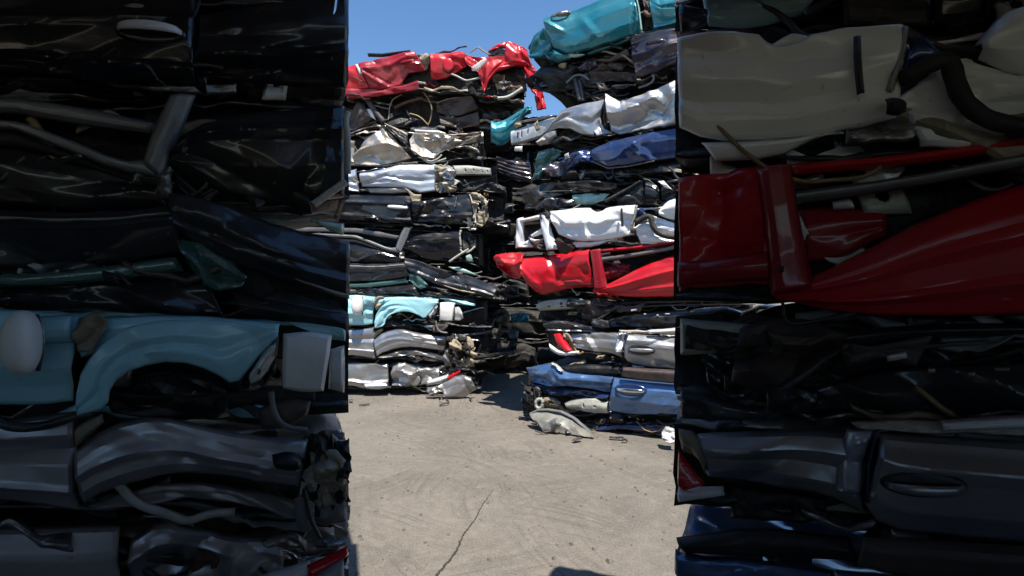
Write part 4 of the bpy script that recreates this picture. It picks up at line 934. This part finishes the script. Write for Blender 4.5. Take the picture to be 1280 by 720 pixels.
# ------------------------------------------------------------------ ground
def ground_mat():
    m, nt, b = nodes_of('dusty_concrete'); v = coords(nt, False)
    big = noise(nt, v, .7, 6, .62, .4)
    c = mix(nt, ramp(nt, big, .36, .66), (.086, .076, .064), (.158, .140, .118))
    med = noise(nt, v, 5, 6, .65)
    c = mix(nt, mathn(nt, 'MULTIPLY', ramp(nt, med, .42, .68), .38), c, (.19, .165, .135))
    # tyre and shovel scrapes: thin stretched streaks in a few directions
    sc_h = None
    for ang, sx, sy, mscale, amt in ((24, 1.1, 46, 1.0, .62), (-33, .9, 38, .8, .55), (66, .8, 42, 1.2, .6)):
        mp = N(nt, 'ShaderNodeMapping'); mp.inputs['Rotation'].default_value = (0, 0, math.radians(ang)); nt.links.new(v, mp.inputs['Vector'])
        bend = N(nt, 'ShaderNodeVectorMath', operation='ADD'); nz = N(nt, 'ShaderNodeTexNoise', Scale=.6, Detail=1.0); nt.links.new(v, nz.inputs['Vector'])
        nt.links.new(mp.outputs['Vector'], bend.inputs[0]); nt.links.new(nz.outputs['Color'], bend.inputs[1])
        st_ = noise(nt, stretched(nt, bend.outputs[0], (sx, sy, 1)), 1.0, 4, .65)
        msk = ramp(nt, noise(nt, v, mscale, 3), .42, .58)
        q = mathn(nt, 'MULTIPLY', ramp(nt, st_, .48, .66), msk)
        c = mix(nt, mathn(nt, 'MULTIPLY', q, amt), c, (.058, .049, .040))
        sc_h = q if sc_h is None else mathn(nt, 'ADD', sc_h, q)
    # oil stains
    st = mathn(nt, 'MULTIPLY', ramp(nt, noise(nt, v, 1.3, 4, .6, 1.0), .64, .74), .55)
    c = mix(nt, st, c, (.075, .065, .055))
    blot = noise(nt, v, 17, 6, .7)
    c = mix(nt, mathn(nt, 'MULTIPLY', ramp(nt, blot, .50, .72), .45), c, (.07, .06, .049))
    c = mix(nt, mathn(nt, 'MULTIPLY', ramp(nt, blot, .30, .46, (1,1,1,1), (0,0,0,1)), .35), c, (.25, .22, .18))
    grit = ramp(nt, noise(nt, v, 90, 3, .7), .38, .66)
    c = mix(nt, mathn(nt, 'MULTIPLY', grit, .5), c, mix(nt, .5, c, (.34, .30, .25)))
    spk = mathn(nt, 'MULTIPLY', ramp(nt, noise(nt, v, 38, 2), .69, .73), .6)
    c = mix(nt, spk, c, (.09, .078, .066))
    nt.links.new(c, b.inputs['Base Color'])
    b.inputs['Roughness'].default_value = .88
    h = mathn(nt, 'ADD', mathn(nt, 'MULTIPLY', noise(nt, v, 75, 4, .7), .5), mathn(nt, 'MULTIPLY', sc_h, -.35))
    h = mathn(nt, 'ADD', h, mathn(nt, 'MULTIPLY', noise(nt, v, 22, 4, .6), .4))
    bump(nt, b, h, .5, .009)
    MATS['dusty_concrete'] = m
ground_mat()
n = 60; xs = np.concatenate([np.linspace(-400, -12, 8), np.linspace(-10, 10, n), np.linspace(12, 400, 8)]); ys = np.concatenate([np.linspace(-400, -12, 8), np.linspace(-8, 14, n), np.linspace(16, 400, 8)])
V = [(x, y, 0.) for x in xs for y in ys]; m_ = len(ys)
Fc = [(i * m_ + j, (i + 1) * m_ + j, (i + 1) * m_ + j + 1, i * m_ + j + 1) for i in range(len(xs) - 1) for j in range(m_ - 1)]
g = link_mesh('ground', V, Fc, 'dusty_concrete', None, False); g['kind'] = 'structure'
def gp(x, y):
    k = F * EYE / (y - HOR); return np.array([(x - 640) / F * k, k])
# the crack that runs through the slab: a ribbon of dark dirt
plain('crack_dirt', (.035, .03, .025), 0, .95, .3, .3, 20, .1)
pts = smooth_poly([gp(*p) for p in ((540, 726), (556, 708), (571, 690), (577, 672), (586, 660), (595, 648), (600, 636), (610, 622), (617, 612))], 1)
pts = resample(pts, 120); rr = random.Random(3); V = []; Fc = []
T_ = np.gradient(pts, axis=0); T_ /= np.linalg.norm(T_, axis=1)[:, None]
for i, (p, t) in enumerate(zip(pts, T_)):
    w = .0024 * (1.2 + rr.uniform(-.6, .9)) * (1.6 - 1.35 * i / 119); nrm2 = np.array([-t[1], t[0]]); p = p + nrm2 * rr.uniform(-.0035, .0035)
    V += [(p[0] - nrm2[0] * w, p[1] - nrm2[1] * w, .004), (p[0] + nrm2[0] * w, p[1] + nrm2[1] * w, .004)]
    if i: Fc.append((2 * i - 2, 2 * i - 1, 2 * i + 1, 2 * i))
ck = link_mesh('ground_crack', V, Fc, 'crack_dirt', None, False); ck['kind'] = 'structure'
# grit and glass crumbs
plain('stone', (.17, .15, .125), 0, .9, .5, .3, 40, .2)
rr = random.Random(11); V = []; Fc = []
for k in range(900):
    x, y = rr.uniform(-2.6, 2.4), 2.0 + 4.3 * rr.random()
    s = rr.choice([.003, .004, .005, .006, .008, .012]) * (1 if rr.random() < .93 else 1.8); b0 = len(V)
    for i in range(6):
        a = i * 1.047 + rr.uniform(-.3, .3); V.append((x + s * math.cos(a) * rr.uniform(.7, 1.2), y + s * math.sin(a) * rr.uniform(.7, 1.2), .001))
    for i in range(6):
        a = i * 1.047 + rr.uniform(-.3, .3); V.append((x + .6 * s * math.cos(a), y + .6 * s * math.sin(a), .001 + s * rr.uniform(.5, .9)))
    for i in range(6): Fc.append((b0 + i, b0 + (i + 1) % 6, b0 + 6 + (i + 1) % 6, b0 + 6 + i))
    Fc.append(tuple(b0 + 6 + i for i in range(6)))
gr = link_mesh('grit', V, Fc, 'stone', None, False); gr['kind'] = 'stuff'; gr['label'] = 'small stones and grit strewn over the dusty concrete'

# ------------------------------------------------------------------ unseen shed added around the viewer to throw shade on the near stacks
BACKH = 1.66  # wall height sets how much skylight reaches the near stacks
def corrugated(name, p0, p1, z0, z1, mat, parent, pitch=.22, amp=.03):
    p0, p1 = np.array(p0, float), np.array(p1, float); L = np.linalg.norm(p1 - p0); t = (p1 - p0) / L; nn = np.array([t[1], -t[0]])
    k = int(L / pitch * 4); V = []; Fc = []
    for i in range(k + 1):
        q = p0 + t * L * i / k + nn * amp * (1 if (i % 4) in (0, 1) else -1)
        V += [(q[0], q[1], z0), (q[0], q[1], z1)]
        if i: Fc.append((2 * i - 2, 2 * i, 2 * i + 1, 2 * i - 1))
    return link_mesh(name, V, Fc, mat, parent, False, .01)
def slab(name, x0, x1, y0, y1, z0, z1, mat, parent):
    V = [(x, y, z) for x in (x0, x1) for y in (y0, y1) for z in (z0, z1)]
    return link_mesh(name, V, [(0, 1, 3, 2), (4, 6, 7, 5), (0, 4, 5, 1), (2, 3, 7, 6), (0, 2, 6, 4), (1, 5, 7, 3)], mat, parent, False)
def sheet_roof(name, P, z, mat, parent):
    V = [(x, y, z) for x, y in P] + [(x, y, z + .03) for x, y in P]; k = len(P)
    Fc = [tuple(range(k))[::-1], tuple(k + i for i in range(k))] + [(i, (i + 1) % k, k + (i + 1) % k, k + i) for i in range(k)]
    return link_mesh(name, V, Fc, mat, parent, False)
sh = thing('added_shade_shed', 'unseen corrugated shed added around the viewer to shade the two near stacks', 'added shed', (0., -1., 0.))
ROOF = 2.34
sheet_roof('roof', [(-.47, 1.50), (-.34, 1.12), (-.28, .94), (.26, .94), (.26, -4.2), (-4., -4.2), (-4., 1.50)], ROOF, 'corrugated', sh)  # added to keep the sun off the near left stack
sheet_roof('roof', [(.22, 1.0), (.36, 1.02), (.42, 1.22), (1.4, .78), (4., .78), (4., -4.2), (.22, -4.2)], 2.10, 'corrugated', sh)  # added to keep the sun off the near right stack
corrugated('side_wall', (-4., -4.2), (-4., 1.45), 0, ROOF - .01, 'corrugated', sh)
corrugated('side_wall', (4., .75), (4., -4.2), 0, 2.09, 'corrugated', sh)
corrugated('back_wall', (4., -4.2), (-4., -4.2), 0, BACKH, 'corrugated', sh)
for x, y in ((-3.9, 1.4), (3.9, .7), (-2.6, -.4), (2.6, -.4)): slab('post', x - .06, x + .06, y - .06, y + .06, 0, 1.97, 'dark_steel', sh)
for y in (-.4, -2.4): slab('beam', -3.9, 3.9, y - .05, y + .05, 1.97, 2.095, 'dark_steel', sh)

# ------------------------------------------------------------------ light, sky, camera
EL, AZ = math.radians(65.5), math.radians(17)          # AZ: to the right of straight behind the viewer
w = bpy.data.worlds.new('World'); SC.world = w; w.use_nodes = True
nt = w.node_tree; bg = nt.nodes['Background']
sky = nt.nodes.new('ShaderNodeTexSky'); sky.sky_type = 'NISHITA'; sky.sun_disc = False
sky.sun_elevation = EL; sky.sun_rotation = math.pi - AZ
sky.air_density = 1.0; sky.dust_density = .0; sky.ozone_density = 1.5
hs = nt.nodes.new('ShaderNodeHueSaturation'); hs.inputs['Saturation'].default_value = 1.17
nt.links.new(sky.outputs['Color'], hs.inputs['Color']); nt.links.new(hs.outputs['Color'], bg.inputs['Color']); bg.inputs['Strength'].default_value = .10
ld = bpy.data.lights.new('sun', 'SUN'); ld.energy = 4.6; ld.angle = math.radians(.53); ld.color = (1., .94, .85)
so = bpy.data.objects.new('sun', ld); COL.objects.link(so)
sd = Vector((math.sin(AZ) * math.cos(EL), -math.cos(AZ) * math.cos(EL), math.sin(EL)))
so.rotation_euler = sd.to_track_quat('Z', 'Y').to_euler(); so.location = sd * 30
cd = bpy.data.cameras.new('camera'); cam = bpy.data.objects.new('camera', cd); COL.objects.link(cam)
cam.location = (0, 0, EYE); cam.rotation_euler = (math.radians(90), 0, 0)
cd.sensor_width = 36; cd.lens = 36 * F / 1280; cd.clip_start = .02; cd.clip_end = 2000
SC.camera = cam
SC.view_settings.view_transform = 'Standard'; SC.view_settings.look = 'None'; SC.view_settings.exposure = .95; SC.view_settings.gamma = 1
for o in SC.objects:
    if '_w' in o.keys(): del o['_w']
